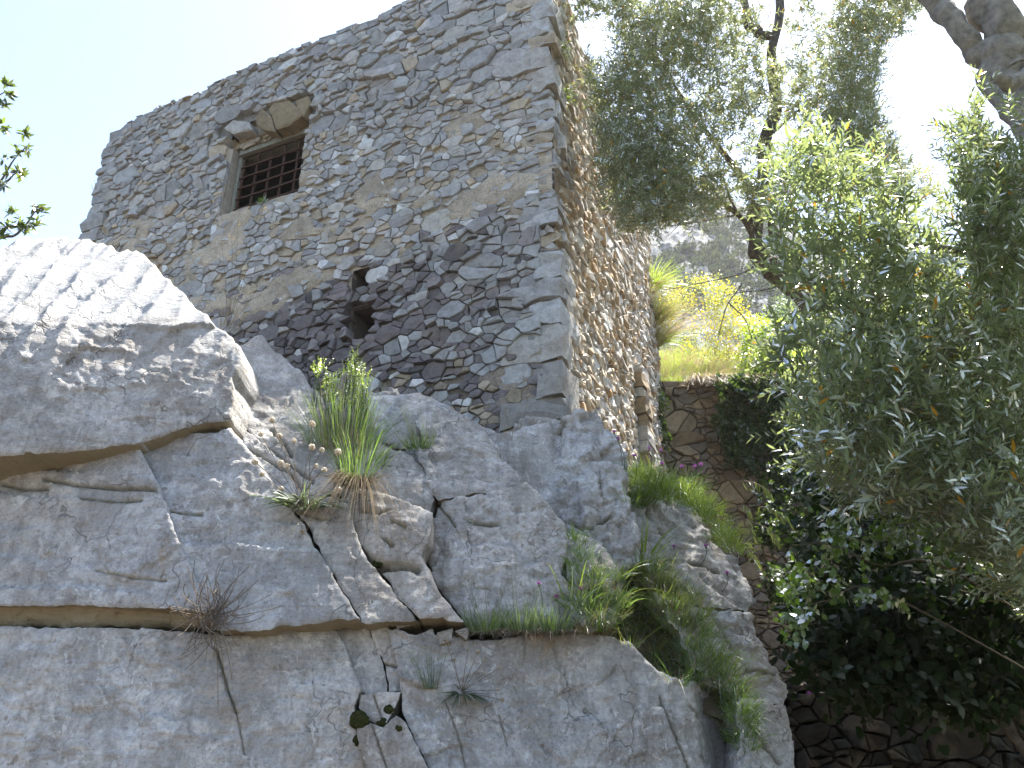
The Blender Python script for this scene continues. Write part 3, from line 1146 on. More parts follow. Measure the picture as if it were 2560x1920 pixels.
    V = np.concatenate([P, SV])
    ns = len(SV)
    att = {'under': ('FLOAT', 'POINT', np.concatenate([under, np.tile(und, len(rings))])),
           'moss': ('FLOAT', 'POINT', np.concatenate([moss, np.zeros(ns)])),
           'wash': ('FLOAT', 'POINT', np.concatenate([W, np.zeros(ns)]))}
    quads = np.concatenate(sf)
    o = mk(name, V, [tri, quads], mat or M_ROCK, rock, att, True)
    if label:
        o['label'] = label
    off = sum(len(v) for v in SLABS_V)
    SLABS_V.append(V)
    SLABS_F.extend((tri + off).tolist())
    SLABS_F.extend((quads + off).tolist())
    return o


A1 = plane(60, 445, 5.25, 160, 7)
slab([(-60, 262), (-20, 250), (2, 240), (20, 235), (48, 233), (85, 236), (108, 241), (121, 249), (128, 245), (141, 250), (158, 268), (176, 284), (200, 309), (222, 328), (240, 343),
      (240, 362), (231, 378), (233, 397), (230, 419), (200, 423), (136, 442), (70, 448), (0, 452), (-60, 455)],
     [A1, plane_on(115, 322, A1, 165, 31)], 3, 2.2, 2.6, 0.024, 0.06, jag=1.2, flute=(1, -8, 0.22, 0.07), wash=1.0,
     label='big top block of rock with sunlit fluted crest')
slab([(-60, 458), (0, 452), (70, 449), (134, 440), (141, 455), (150, 470), (160, 492), (166, 513), (176, 540), (190, 570), (206, 603), (204, 611), (150, 606), (90, 604), (40, 604), (-60, 604)],
     [plane(100, 603, 5.37, 180, 7)], 5, 1.6, 2.8, 0.022, 0.03, steps=0.03,
     cracks=[([(0, 483), (22, 488), (45, 487)], 2.0, 0.03), ([(42, 478), (75, 485), (110, 487), (155, 490)], 1.8, 0.04), ([(80, 498), (110, 501), (140, 500)], 1.6, 0.025),
             ([(95, 570), (130, 578), (165, 580)], 1.2, 0.02)],
     label='middle left block with a dark brown underside')
slab([(137, 443), (150, 440), (190, 434), (230, 428), (240, 440), (258, 462), (275, 490), (300, 520), (318, 552), (340, 590), (357, 617), (320, 622), (280, 624), (258, 630), (215, 628), (205, 605), (190, 570), (172, 530), (160, 490), (146, 460)],
     [plane(300, 620, 5.42, 176, 12)], 7, 1.6, 2.8, 0.03, 0.045, steps=0.03,
     cracks=[([(172, 512), (185, 514), (200, 513)], 1.5, 0.03)])
slab([(238, 344), (262, 334), (268, 342), (286, 358), (303, 374), (318, 393), (326, 408), (330, 440), (338, 468), (330, 476), (312, 468), (285, 452), (262, 440), (243, 421), (235, 412), (233, 398), (233, 378)],
     [plane(262, 440, 6.05, 160, 30)], 9, 1.6, 2.8, 0.03, 0.06, pits=0.015,
     cracks=[([(272, 430), (285, 442), (292, 452)], 2.0, 0.07)])
slab([(240, 424), (262, 443), (285, 456), (308, 468), (330, 478), (332, 492), (312, 496), (290, 494), (270, 484), (254, 460), (244, 442)],
     [plane(270, 478, 5.8, 172, 30)], 11, 1.0, 2.8, 0.022, 0.035, cracks=[([(250, 448), (272, 462), (292, 474), (300, 486)], 1.8, 0.06), ([(268, 446), (290, 464), (312, 480)], 1.5, 0.05)])
slab([(264, 482), (290, 498), (330, 498), (346, 505), (352, 530), (362, 552), (384, 580), (398, 600), (417, 617), (400, 619), (362, 622), (358, 612), (344, 590), (322, 552), (308, 522), (286, 500)],
     [plane(385, 616, 5.55, 172, 15)], 13, 1.4, 2.8, 0.028, 0.04, cracks=[([(396, 586), (402, 600), (414, 607), (417, 616)], 1.5, 0.08), ([(300, 512), (330, 520)], 1.2, 0.03)])
slab([(342, 492), (372, 490), (400, 500), (432, 512), (430, 530), (420, 556), (436, 590), (462, 620), (420, 618), (400, 598), (388, 578), (366, 552), (354, 528), (348, 508)],
     [plane(420, 612, 5.62, 176, 16)], 15, 1.4, 2.8, 0.03, 0.04,
     cracks=[([(362, 552), (374, 566), (386, 568)], 4.5, 0.10), ([(378, 570), (402, 567), (418, 570)], 4.0, 0.09), ([(383, 540), (392, 546)], 2.0, 0.05), ([(392, 523), (405, 528)], 1.6, 0.03), ([(362, 512), (378, 515), (390, 511)], 1.6, 0.03)])
slab([(330, 398), (345, 392), (372, 389), (392, 387), (406, 395), (420, 401), (416, 412), (412, 432), (404, 448), (380, 440), (352, 430), (335, 420)],
     [plane(380, 430, 6.6, 172, 26)], 17, 1.6, 2.8, 0.04, 0.06, jag=2.4, pits=0.03)
slab([(374, 440), (404, 452), (422, 464), (424, 486), (434, 494), (430, 508), (400, 498), (372, 488), (360, 470), (364, 450)],
     [plane(400, 490, 6.1, 168, 25)], 19, 1.4, 2.8, 0.03, 0.05)
slab([(416, 420), (430, 404), (444, 410), (456, 416), (468, 417), (480, 422), (488, 436), (498, 446), (512, 470), (524, 481), (500, 486), (470, 491), (440, 497), (428, 490), (425, 468), (418, 452), (424, 440)],
     [plane(470, 490, 6.15, 176, 26)], 21, 1.8, 2.8, 0.035, 0.05, jag=2.0, pits=0.02)
slab([(404, 400), (414, 392), (422, 396), (432, 402), (424, 414), (414, 424), (402, 420)], [plane(415, 420, 6.7, 176, 22)], 22, 1.2, 2.8, 0.03, 0.05, jag=1.6)
slab([(438, 500), (470, 494), (500, 489), (528, 483), (540, 496), (552, 510), (566, 528), (567, 552), (560, 570), (568, 590), (576, 622), (540, 624), (500, 622), (466, 622), (440, 590), (424, 556), (432, 532), (434, 512)],
     [plane(500, 620, 5.75, 168, 18), plane(430, 540, 6.05, 205, 12)], 23, 1.8, 2.8, 0.04, 0.05, pits=0.02,
     cracks=[([(470, 520), (486, 523), (500, 522)], 2.0, 0.04), ([(435, 503), (445, 514), (452, 524)], 1.4, 0.03), ([(478, 586), (492, 588)], 1.2, 0.02)])
slab([(514, 420), (524, 413), (545, 414), (560, 417), (570, 412), (580, 410), (594, 412), (606, 424), (617, 434), (624, 452), (628, 476), (629, 500), (634, 520), (640, 546), (640, 562), (622, 566), (604, 562), (576, 560), (568, 528), (554, 508), (540, 493), (530, 478), (514, 462), (510, 440)],
     [plane(600, 558, 6.35, 163, 16), plane(545, 500, 6.75, 205, 20)], 25, 2.0, 2.6, 0.06, 0.08, jag=2.4, pits=0.05, cracks=[([(572, 524), (588, 528), (604, 522), (612, 516)], 2.5, 0.10), ([(536, 470), (545, 452), (556, 436), (562, 424)], 2.2, 0.08), ([(600, 470), (603, 500)], 1.2, 0.02)])
slab([(566, 540), (580, 534), (600, 540), (612, 555), (620, 572), (608, 585), (585, 590), (570, 575)], [plane(590, 585, 6.0, 170, 24)], 26, 1.2, 2.8, 0.04, 0.06)
slab([(570, 585), (590, 572), (612, 578), (622, 596), (616, 620), (590, 628), (572, 612)], [plane(592, 620, 5.85, 165, 28)], 27, 1.0, 3.0, 0.04, 0.06)
slab([(630, 492), (648, 494), (668, 492), (688, 494), (696, 508), (704, 522), (720, 540), (738, 556), (748, 576), (757, 600), (752, 606), (730, 606), (712, 604), (696, 598), (672, 590), (650, 580), (643, 560), (640, 540), (634, 515)],
     [plane(700, 596, 6.75, 145, 26)], 29, 2.2, 2.6, 0.05, 0.08, jag=2.2, pits=0.03, cracks=[([(645, 504), (652, 520), (664, 536)], 1.8, 0.08), ([(690, 560), (704, 566), (722, 572)], 1.6, 0.04)])
slab([(660, 588), (690, 600), (712, 607), (732, 609), (752, 610), (762, 626), (772, 648), (784, 672), (791, 690), (786, 704), (764, 700), (744, 694), (720, 680), (700, 660), (690, 640), (676, 614)],
     [plane(745, 690, 6.35, 148, 22)], 31, 2.2, 2.6, 0.05, 0.07, jag=2.0, pits=0.03, cracks=[([(716, 612), (734, 640), (752, 668)], 1.6, 0.06), ([(740, 672), (760, 668), (780, 672)], 1.4, 0.04)])
slab([(744, 698), (770, 704), (788, 706), (792, 730), (798, 800), (740, 800), (742, 740), (738, 716)], [plane(770, 720, 6.3, 150, 10)], 33, 2.0, 2.8, 0.04, 0.06, cracks=[([(752, 724), (766, 744), (780, 764)], 1.6, 0.06)])
# lower tier
slab([(-60, 626), (0, 627), (60, 629), (120, 628), (180, 632), (215, 635), (246, 634), (290, 629), (333, 626), (342, 640), (352, 668), (360, 690), (352, 706), (356, 730), (366, 760), (372, 810), (-60, 810)],
     [plane(150, 634, 5.40, 182, 6), plane(330, 650, 5.62, 170, 14)], 35, 1.6, 2.8, 0.03, 0.03, steps=0.0, pits=0.012,
     cracks=[([(216, 648), (222, 668), (228, 690), (236, 712)], 1.3, 0.05), ([(236, 712), (240, 730), (244, 752)], 0.8, 0.02)])
slab([(334, 628), (346, 630), (366, 627), (372, 640), (382, 664), (386, 690), (366, 694), (358, 680), (346, 652)], [plane(360, 632, 5.74, 176, 10)], 37, 1.2, 2.6, 0.02, 0.022, jag=0.9)
slab([(370, 629), (386, 626), (392, 644), (398, 668), (406, 690), (390, 690), (386, 664), (376, 642)], [plane(382, 632, 5.74, 178, 10)], 39, 1.2, 2.6, 0.02, 0.022, jag=0.9, cracks=[([(386, 664), (400, 667)], 1.2, 0.05)])
slab([(362, 696), (388, 693), (400, 693), (394, 706), (384, 724), (370, 720), (360, 708)], [plane(378, 700, 5.6, 180, 10)], 41, 1.0, 2.6, 0.02, 0.02, jag=0.9, cracks=[([(374, 696), (382, 720)], 0.9, 0.03)])
slab([(356, 712), (366, 722), (384, 728), (396, 716), (404, 722), (416, 745), (430, 775), (440, 810), (374, 810), (368, 770), (358, 735)], [plane(390, 745, 5.5, 178, 10)], 43, 1.2, 2.6, 0.022, 0.022, jag=1.0, cracks=[([(372, 726), (384, 760), (396, 800)], 0.9, 0.03)])
slab([(388, 628), (410, 636), (450, 637), (500, 640), (520, 636), (545, 632), (566, 634), (590, 633), (614, 636), (628, 642), (642, 656), (656, 670), (672, 678), (700, 682), (722, 686), (734, 700), (742, 722), (752, 750), (762, 810), (444, 810), (432, 770), (418, 742), (406, 716), (402, 690), (398, 660)],
     [plane(470, 640, 5.78, 168, 9), plane(690, 690, 6.02, 122, 8)], 45, 1.8, 2.6, 0.045, 0.05, jag=1.6,
     cracks=[([(446, 700), (452, 715), (462, 745), (470, 790)], 0.7, 0.02), ([(660, 698), (665, 714), (676, 738), (690, 768)], 1.0, 0.05), ([(500, 715), (504, 728), (508, 745)], 0.8, 0.02), ([(690, 706), (702, 716)], 1.2, 0.05)],
     label='large smooth lower slab with raking sun on its right side')
# floors of the clefts, and the earthy ramp that carries the grass
slab([(325, 402), (420, 392), (500, 436), (560, 420), (630, 482), (636, 560), (600, 636), (420, 632), (330, 500)], [plane(450, 500, 6.5, 170, 20)], 51, 1.0, 5.0, 0.05, 0.05, grow=0)
slab([(560, 560), (600, 572), (642, 556), (668, 585), (700, 620), (726, 660), (752, 706), (744, 760), (722, 720), (690, 712), (640, 682), (600, 660), (560, 650)], [plane(640, 650, 6.55, 168, 28)], 53, 1.0, 4.0, 0.04, 0.05, grow=0, mat=M_SOIL, name='soil_ledge')
# stained rock that slopes back under the left block
slab([(-60, 600), (100, 600), (204, 604), (216, 628), (120, 626), (0, 625), (-60, 625)], [plane(100, 614, 5.50, 180, -38)], 56, 0.6, 3.0, 0.03, 0.02, grow=2.0, stained=1.0)
# small wedged stones in the ledge crack
for i, q in enumerate([[(394, 619), (412, 616), (416, 622), (398, 627)], [(420, 634), (432, 630), (434, 640), (422, 643)], [(438, 633), (452, 629), (450, 640), (440, 643)], [(456, 631), (468, 628), (466, 638)], [(390, 632), (398, 629), (400, 640), (393, 642)]]):
    slab(q, [plane(q[0][0], q[0][1], 5.72, 176, 12)], 60 + i, 0.25, 2.2, 0.01, 0.015, jag=0.6, name='wedged_stone')

BVH = BVHTree.FromPolygons(np.concatenate(SLABS_V).tolist(), SLABS_F)


def hit(px, py, Y=6.0):
    d = Vector(ray(np.float64(px), np.float64(py))).normalized()
    loc, nor, _, _ = BVH.ray_cast(Vector(CAM), d)
    return np.array(loc) if loc is not None else at_y(px, py, Y)

# ------------------------------------------------------------------ buttress, retaining wall, terrace wall, mountain
rr = random.Random(77)
v = 4.2
while v < 8.3:
    h = rr.uniform(0.2, 0.36)
    V, F = block_mesh((4.9 + rr.uniform(-0.05, 0.05), v + 0.012, -0.2), (5.6 + rr.uniform(-0.1, 0.1), min(v + h, 8.42) - 0.012, 0.21 + rr.uniform(-0.03, 0.03)), mpr, rr, 0.028, (3, 2, 2))
    c = (np.array((0.27, 0.21, 0.14)) if rr.random() < 0.6 else GREY) * rr.uniform(0.8, 1.15)
    mk('buttress_stone', V, F, M_STONE, tower, {'tint': ('FLOAT_COLOR', 'POINT', np.tile(c, (len(V), 1)))})
    v += h


def stone_wall(name, label, mp, u0, u1, v0, v1, sizef, tries, seed, tints, mcol, limit=300, vis=None, group=None, an=1.35, split=0.65):
    q = random.Random(seed)
    st = []
    for poly, r in rubble_cells(u0, u1, v0, v1, sizef, tries, seed, 0.0, an, split):
        poly = clip_half(poly, (0, 1), v1)
        poly = clip_half(poly, (-1, 0), -u0) if poly else poly
        poly = clip_half(poly, (1, 0), u1) if poly else poly
        if len(poly) < 3 or parea(poly) < 0.004:
            continue
        sm = stone_mesh(poly, mp, 0.2, q.uniform(-0.03, 0.09), q, 0.012, 0.02 + 0.10 * r, 0.18)
        if sm is None:
            continue
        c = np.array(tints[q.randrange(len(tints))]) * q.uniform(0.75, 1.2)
        st.append((sm[0], sm[1], c, scr_area(sm[0]) * (1 if in_view(sm[0]) else 0.01)))
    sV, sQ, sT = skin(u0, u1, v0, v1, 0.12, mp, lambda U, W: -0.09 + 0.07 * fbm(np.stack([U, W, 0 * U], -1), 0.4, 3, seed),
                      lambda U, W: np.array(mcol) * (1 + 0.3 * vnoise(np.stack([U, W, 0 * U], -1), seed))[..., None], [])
    # top and back so that the wall has its thickness
    a, b = mp(u0, v1, -0.1), mp(u1, v1, -0.1)
    c, d = mp(u1, v1, -0.6), mp(u0, v1, -0.6)
    e, f = mp(u1, v0, -0.6), mp(u0, v0, -0.6)
    V, F = join([(sV, [sQ]), (np.array([a, b, c, d]), [np.array([[0, 1, 2, 3]])]), (np.array([d, c, e, f]), [np.array([[0, 1, 2, 3]])])])
    o = mk(name, V, F, M_MORTAR, None, {'tint': ('FLOAT_COLOR', 'POINT', np.concatenate([sT, np.tile(mcol, (8, 1))]))}, True)
    tag(o, label, 'wall', group)
    put_stones(st, o, 'stone', limit, M_STONE, 'small_stones')
    return o


def mp_ret(u, v, d):
    u, v, d = np.broadcast_arrays(np.asarray(u, float), v, d)
    return np.stack([u, RW_Y + (v - TOP_Z) * 0.07 - d, v + 0 * u], -1)


def mp_ter(u, v, d):
    u, v, d = np.broadcast_arrays(np.asarray(u, float), v, d)
    return np.stack([u, TW_Y + (v - 2.4) * 0.10 - d, v + 0 * u], -1)


def big_size(u, v, q):
    x = q.random()
    if u < 5.2 and v > 6.5:
        return (q.uniform(0.22, 0.32) if x < 0.35 else q.uniform(0.07, 0.14)), q.uniform(1.15, 1.6)
    return (q.uniform(0.15, 0.24) if x < 0.25 else q.uniform(0.055, 0.11)), q.uniform(1.2, 1.8)


WARM = [(0.21, 0.16, 0.105), (0.18, 0.145, 0.11), (0.24, 0.19, 0.13), (0.16, 0.14, 0.12)]  # brown stone, tints lowered further to take in the trees' shade
stone_wall('retaining_wall', 'tall warm brown retaining wall half hidden by ivy, right of the tower', mp_ret, 3.2, 9.5, 2.0, TOP_Z - 0.03, big_size, 9000, 31, WARM, (0.05, 0.037, 0.025), split=0.65)
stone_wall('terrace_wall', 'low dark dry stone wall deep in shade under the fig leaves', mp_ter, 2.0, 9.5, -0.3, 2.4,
           lambda u, v, q: ((q.uniform(0.16, 0.25) if q.random() < 0.25 else q.uniform(0.05, 0.12)), q.uniform(1.2, 1.7)), 5000, 33, [(0.032, 0.029, 0.025), (0.040, 0.034, 0.027), (0.030, 0.030, 0.029)], (0.007, 0.006, 0.004))  # stones and mortar darkened beyond their own colour to deepen the hollow's shade

# mountain: steep limestone slope far behind
M_MTN = mat_simple('pale_scree', (0.07, 0.075, 0.078), (0.17, 0.175, 0.18), 0.35, 0.95, 0.6)
azs = np.concatenate([np.arange(-70, 6, 2.0), np.arange(6, 32, 0.16), np.arange(32, 100, 2.0)])
rs_ = np.concatenate([np.arange(34, 80, 4.0), np.arange(80, 240, 1.2), np.arange(240, 330, 8.0)])
AZ, RS = np.meshgrid(azs, rs_, indexing='ij')
mx, my = RS * np.sin(np.radians(AZ)), RS * np.cos(np.radians(AZ))
hk = np.interp(AZ, [-70, -30, -12, 0, 16, 22, 30, 45, 70, 100], [0.12, 0.25, 0.6, 0.95, 1.0, 0.86, 0.66, 0.5, 0.35, 0.15])
prof = np.interp(RS, [34, 80, 225, 250, 330], [9.5, 12, 178, 176, 120])
mz = 9 + (prof - 9) * hk
MP = np.stack([mx, my, mz], -1)
mz = mz + (3.4 * fbm(MP, 26, 5, 90, 0.55, True) + 2.2 * fbm(MP, 7, 4, 95, 0.55, True) + 0.8 * fbm(MP, 2.2, 3, 97, 0.6, True)) * sstep(60, 110, RS)
MV = np.stack([mx, my, mz], -1).reshape(-1, 3)
ix = np.arange(AZ.size).reshape(AZ.shape)
MQ = np.stack([ix[:-1, :-1], ix[:-1, 1:], ix[1:, 1:], ix[1:, :-1]], -1).reshape(-1, 4)
kind(mk('mountain', MV, [MQ], M_MTN), 'structure', 'pale rocky mountain slope far behind the tower')


# ------------------------------------------------------------------ plants
def unit(a):
    return a / (np.linalg.norm(a, axis=-1, keepdims=True) + 1e-9)


def leaves(B, D, N, L, W, tone, curl=0.12, broad=0.45):
    """thin leaf blades: six points, bent along the midrib"""
    n = len(B)
    S = unit(np.cross(D, N))
    N2 = np.cross(S, D)
    L = L[:, None]; W = W[:, None]
    v = np.stack([B,
                  B + D * L * 0.28 + S * W * 0.42 + N2 * L * 0.03, B + D * L * 0.28 - S * W * 0.42 + N2 * L * 0.03,
                  B + D * L * (0.3 + broad * 0.7) + S * W * 0.40 - N2 * L * curl * 0.25, B + D * L * (0.3 + broad * 0.7) - S * W * 0.40 - N2 * L * curl * 0.25,
                  B + D * L - N2 * L * curl], 1).reshape(-1, 3)
    o = (np.arange(n) * 6)[:, None]
    t = np.concatenate([o + np.array([[0, 2, 1]]), o + np.array([[3, 4, 5]])])
    q = o + np.array([[1, 2, 4, 3]])
    return v, [t, q], np.repeat(tone, 6)


def sprigs(P0, D, LEN, K, leafL, leafW, g, droop=0.15, opn=0.9, tone_mu=0.45, tone_sd=0.2, whorl=2, yellow=0.0):
    """shoots with paired leaves; returns leaf arrays and the shoot axes"""
    m = len(P0)
    D = unit(D)
    ref = unit(g.normal(size=(m, 3)))
    A = unit(np.cross(D, ref))
    Bv = np.cross(D, A)
    Bs, Ds, Ns, Ls, Ws, Ts = [], [], [], [], [], []
    tw = np.clip(g.normal(tone_mu, tone_sd * 0.6, m), 0.02, 0.93)
    axes = []
    for j in range(K):
        s = (j + 0.6) / K
        pos = P0 + D * (LEN * s)[:, None] + np.array((0, 0, -1.0)) * (droop * LEN * s * s)[:, None]
        tan = unit(D + np.array((0, 0, -1.0)) * (2 * droop * s))
        ph = j * math.pi / 2 + g.uniform(-0.4, 0.4, m)
        for w in range(whorl):
            a = ph + w * 2 * math.pi / whorl
            side = A * np.cos(a)[:, None] + Bv * np.sin(a)[:, None]
            d = unit(tan * (0.75 + 0.5 * s) + side * opn + g.normal(0, 0.18, (m, 3)))
            nrm = unit(np.cross(np.cross(side, tan), d) + 0.5 * np.array((0, 0, 1.0)) + g.normal(0, 0.25, (m, 3)))
            keep = g.random(m) < 0.93
            sz = (1.05 - 0.45 * s) * g.uniform(0.75, 1.2, m)
            Bs.append(pos[keep]); Ds.append(d[keep]); Ns.append(nrm[keep]); Ls.append((leafL * sz)[keep]); Ws.append((leafW * sz)[keep])
            tt = np.clip(tw + g.normal(0, tone_sd * 0.5, m), 0, 0.94)
            tt = np.where(g.random(m) < yellow, 1.0, tt)
            Ts.append(tt[keep])
    return leaves(np.concatenate(Bs), np.concatenate(Ds), np.concatenate(Ns), np.concatenate(Ls), np.concatenate(Ws), np.concatenate(Ts)), (P0, D, LEN, droop)


def tube(pts, rad, sides=6, cap=True):
    pts = np.asarray(pts, float)
    rad = np.asarray(rad, float)
    n = len(pts)
    T = unit(np.gradient(pts, axis=0))
    ref = np.array((0.31, 0.2, 0.93)) if abs(T[0][2]) < 0.9 else np.array((1.0, 0.1, 0))
    A = unit(np.cross(T, ref))
    Bv = np.cross(T, A)
    th = np.arange(sides) * 2 * math.pi / sides
    V = pts[:, None] + (A[:, None] * np.cos(th)[None, :, None] + Bv[:, None] * np.sin(th)[None, :, None]) * rad[:, None, None]
    V = V.reshape(-1, 3)
    i = np.arange(n - 1)[:, None] * sides
    a = np.arange(sides)[None]
    b = (a + 1) % sides
    Q = np.stack([i + a, i + b, i + sides + b, i + sides + a], -1).reshape(-1, 4)
    F = [Q]
    if cap:
        V = np.concatenate([V, pts[-1:] + T[-1:] * rad[-1] * 0.6])
        k = (n - 1) * sides
        F.append(np.stack([k + np.arange(sides), k + (np.arange(sides) + 1) % sides, np.full(sides, len(V) - 1)], -1))
    return V, F


def spline(pts, n=24):
    pts = np.asarray(pts, float)
    m = len(pts)
    P = np.concatenate([2 * pts[:1] - pts[1:2], pts, 2 * pts[-1:] - pts[-2:-1]])
    out = []
    for s in np.linspace(0, m - 1 - 1e-6, n):
        k = int(s)
        f = s - k
        p0, p1, p2, p3 = P[k], P[k + 1], P[k + 2], P[k + 3]
        out.append(0.5 * (2 * p1 + (p2 - p0) * f + (2 * p0 - 5 * p1 + 4 * p2 - p3) * f * f + (3 * p1 - p0 - 3 * p2 + p3) * f ** 3))
    return np.array(out)


def shoots(P0, D, LEN, droop, r):
    """thin stems for a bundle of shoots"""
    m = len(P0)
    ref = np.array((0.3, 0.5, 0.8))
    A = unit(np.cross(D, ref)); Bv = np.cross(D, A)
    rings = []
    for s, k in ((-0.25, 1.3), (0.5, 0.8), (1.0, 0.35)):
        c = P0 + D * (LEN * s)[:, None] + np.array((0, 0, -1.0)) * (droop * LEN * max(0, s) ** 2)[:, None]
        for a in (0, 2.1, 4.2):
            rings.append(c + (A * math.cos(a) + Bv * math.sin(a)) * r * k)
    V = np.stack(rings, 1).reshape(-1, 3)
    o = (np.arange(m) * 9)[:, None]
    Q = np.concatenate([o + np.array([[k * 3 + i, k * 3 + (i + 1) % 3, k * 3 + 3 + (i + 1) % 3, k * 3 + 3 + i]]) for k in (0, 1) for i in range(3)])
    return V, [Q]


def sample_poly(poly, n, g, hole=None, hs=40.0, cut=-0.15, seed=0):
    poly = np.array(poly, float)
    lo, hi = poly.min(0), poly.max(0)
    out = []
    while len(out) < n:
        p = g.uniform(lo, hi, (n, 2))
        p = p[inside(p, poly)]
        k = vnoise(np.concatenate([p / hs, np.full((len(p), 1), seed + 0.5)], 1), seed) + 0.5 * vnoise(np.concatenate([p / (hs * 0.4), np.full((len(p), 1), seed + 3.5)], 1), seed)
        p = p[k > cut + g.uniform(-0.25, 0.25, len(p))]
        out += p.tolist()
    return np.array(out[:n])


def px3(p, Y):
    d = ray(p[:, 0], p[:, 1])
    return CAM + d * (np.asarray(Y) / d[:, 1])[:, None]


M_BARK = mat_simple('olive_bark', (0.05, 0.042, 0.035), (0.15, 0.13, 0.11), 14, 0.95, 1.0)
M_BARK2 = mat_simple('grey_bark', (0.11, 0.10, 0.09), (0.28, 0.26, 0.23), 11, 0.95, 1.0)
M_TWIG = mat_simple('twig', (0.07, 0.055, 0.04), (0.12, 0.10, 0.075), 20, 0.9, 0.2)
M_OLIVE = mat_leaf('olive_leaf', (0.17, 0.195, 0.115), (0.26, 0.28, 0.20), (0.38, 0.42, 0.16), 0.045, 0.38, 0.42, (0.35, 0.20, 0.02))
M_OLIVE2 = mat_leaf('olive_leaf_near', (0.15, 0.185, 0.115), (0.25, 0.28, 0.20), (0.35, 0.43, 0.14), 0.055, 0.34, 0.40, (0.38, 0.20, 0.02))
M_BROAD = mat_leaf('glossy_leaf', (0.05, 0.10, 0.03), (0.08, 0.13, 0.05), (0.22, 0.36, 0.03), 0.05, 0.35, 0.5)
M_FIG = mat_leaf('fig_leaf', (0.014, 0.028, 0.012), (0.022, 0.036, 0.018), (0.04, 0.075, 0.012), 0.006, 0.5, 0.35)  # leaf colour lowered to carry part of the hollow's shade
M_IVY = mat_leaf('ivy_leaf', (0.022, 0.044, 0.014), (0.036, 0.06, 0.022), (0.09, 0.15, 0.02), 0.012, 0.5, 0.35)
M_LAUREL = mat_leaf('laurel_leaf', (0.06, 0.095, 0.03), (0.10, 0.13, 0.06), (0.17, 0.22, 0.035), 0.12, 0.3, 0.4)
M_GRASS = mat_leaf('grass_blade', (0.08, 0.14, 0.035), (0.09, 0.15, 0.04), (0.22, 0.36, 0.05), 0.04, 0.5, 0.45)
M_GREY = mat_leaf('grey_herb', (0.10, 0.14, 0.08), (0.11, 0.15, 0.09), (0.18, 0.25, 0.09), 0.03, 0.6, 0.35)
M_DRY = mat_leaf('dry_straw', (0.30, 0.23, 0.13), (0.32, 0.25, 0.15), (0.42, 0.32, 0.16), 0.03, 0.6, 0.35)
M_DULL = mat_leaf('dull_straw', (0.15, 0.12, 0.085), (0.16, 0.13, 0.09), (0.16, 0.125, 0.08), 0.0, 0.7, 0.25)
M_DEADTWIG = mat_simple('dead_twig', (0.09, 0.07, 0.055), (0.19, 0.155, 0.125), 30, 0.95, 0.2)
M_SCRUB = mat_leaf('scrub', (0.05, 0.062, 0.035), (0.05, 0.062, 0.035), (0.07, 0.085, 0.03), 0.0, 0.6, 0.3)
M_SUNNY = mat_leaf('young_leaf', (0.12, 0.19, 0.03), (0.14, 0.20, 0.05), (0.38, 0.50, 0.05), 0.05, 0.45, 0.5)
M_BROOM = mat_leaf('broom_green', (0.13, 0.17, 0.05), (0.14, 0.18, 0.06), (0.34, 0.38, 0.07), 0.03, 0.5, 0.45)
M_YELLOW = mat_leaf('yellow_flower', (0.62, 0.50, 0.03), (0.62, 0.50, 0.03), (0.75, 0.62, 0.04), 0.02, 0.6, 0.4)
M_PURPLE = mat_leaf('purple_floret', (0.36, 0.10, 0.38), (0.36, 0.10, 0.38), (0.50, 0.15, 0.52), 0.02, 0.6, 0.45)
M_FLUFF = mat_leaf('seed_fluff', (0.42, 0.37, 0.29), (0.42, 0.37, 0.29), (0.42, 0.37, 0.29), 0.02, 0.6, 0.5)
M_MOSS = mat_simple('moss', (0.014, 0.016, 0.006), (0.05, 0.056, 0.018), 45, 1.0, 1.0, 0.05)
TN = lambda t: {'tone': ('FLOAT', 'POINT', t)}


SUNV = np.array(_s)


def thinned(P0, g):
    # the crown is loose where light reaches the rock ledges and the side of the tower
    keep = np.ones(len(P0), bool)
    for zz in (2.2, 2.8, 3.4):
        Q = P0 - SUNV * ((P0[:, 2] - zz) / SUNV[2])[:, None]
        keep &= ~((Q[:, 0] > 0.4) & (Q[:, 0] < 2.3) & (Q[:, 1] > 5.9) & (Q[:, 1] < 7.5) & (g.random(len(P0)) < 0.24))
    t = ((P0[:, :2] - FO) @ RN) / (SUNV[:2] @ RN)
    Q = P0 - SUNV * t[:, None]
    u = (Q[:, :2] - FO) @ RA
    keep &= ~((t > 0) & (u > 0) & (u < 8.5) & (Q[:, 2] > 4) & (Q[:, 2] < 13.6) & (g.random(len(P0)) < 0.30))
    return keep


def foliage(name, parent, poly, n, Yf, leafL, leafW, K, ln, mat, g, up=0.5, side=None, droop=0.15, cut=-0.15, hs=40, yellow=0.0, tone=0.45, tsd=0.2, opn=0.9, whorl=2, stem=True, seed=0, stem_r=0.0016):
    p = sample_poly(poly, n, g, hs=hs, cut=cut, seed=seed)
    P0 = px3(p, Yf(p, g))
    if parent.name.startswith('olive'):
        P0 = P0[thinned(P0, g)]
        n = len(P0)
    D = g.normal(0, 0.55, (n, 3)) + np.array((0, 0, up))
    if side is not None:
        D = D + np.array(side)
    L = g.uniform(0.7, 1.3, n) * ln
    (V, F, T), ax = sprigs(P0, D, L, K, leafL, leafW, g, droop, opn, tone, tsd, whorl, yellow)
    o = mk(name, V, F, mat, parent, TN(T))
    if stem:
        sv, sf = shoots(*ax, stem_r)
        kind(mk('twigs', sv, sf, M_TWIG, parent), 'stuff')
    return o, P0


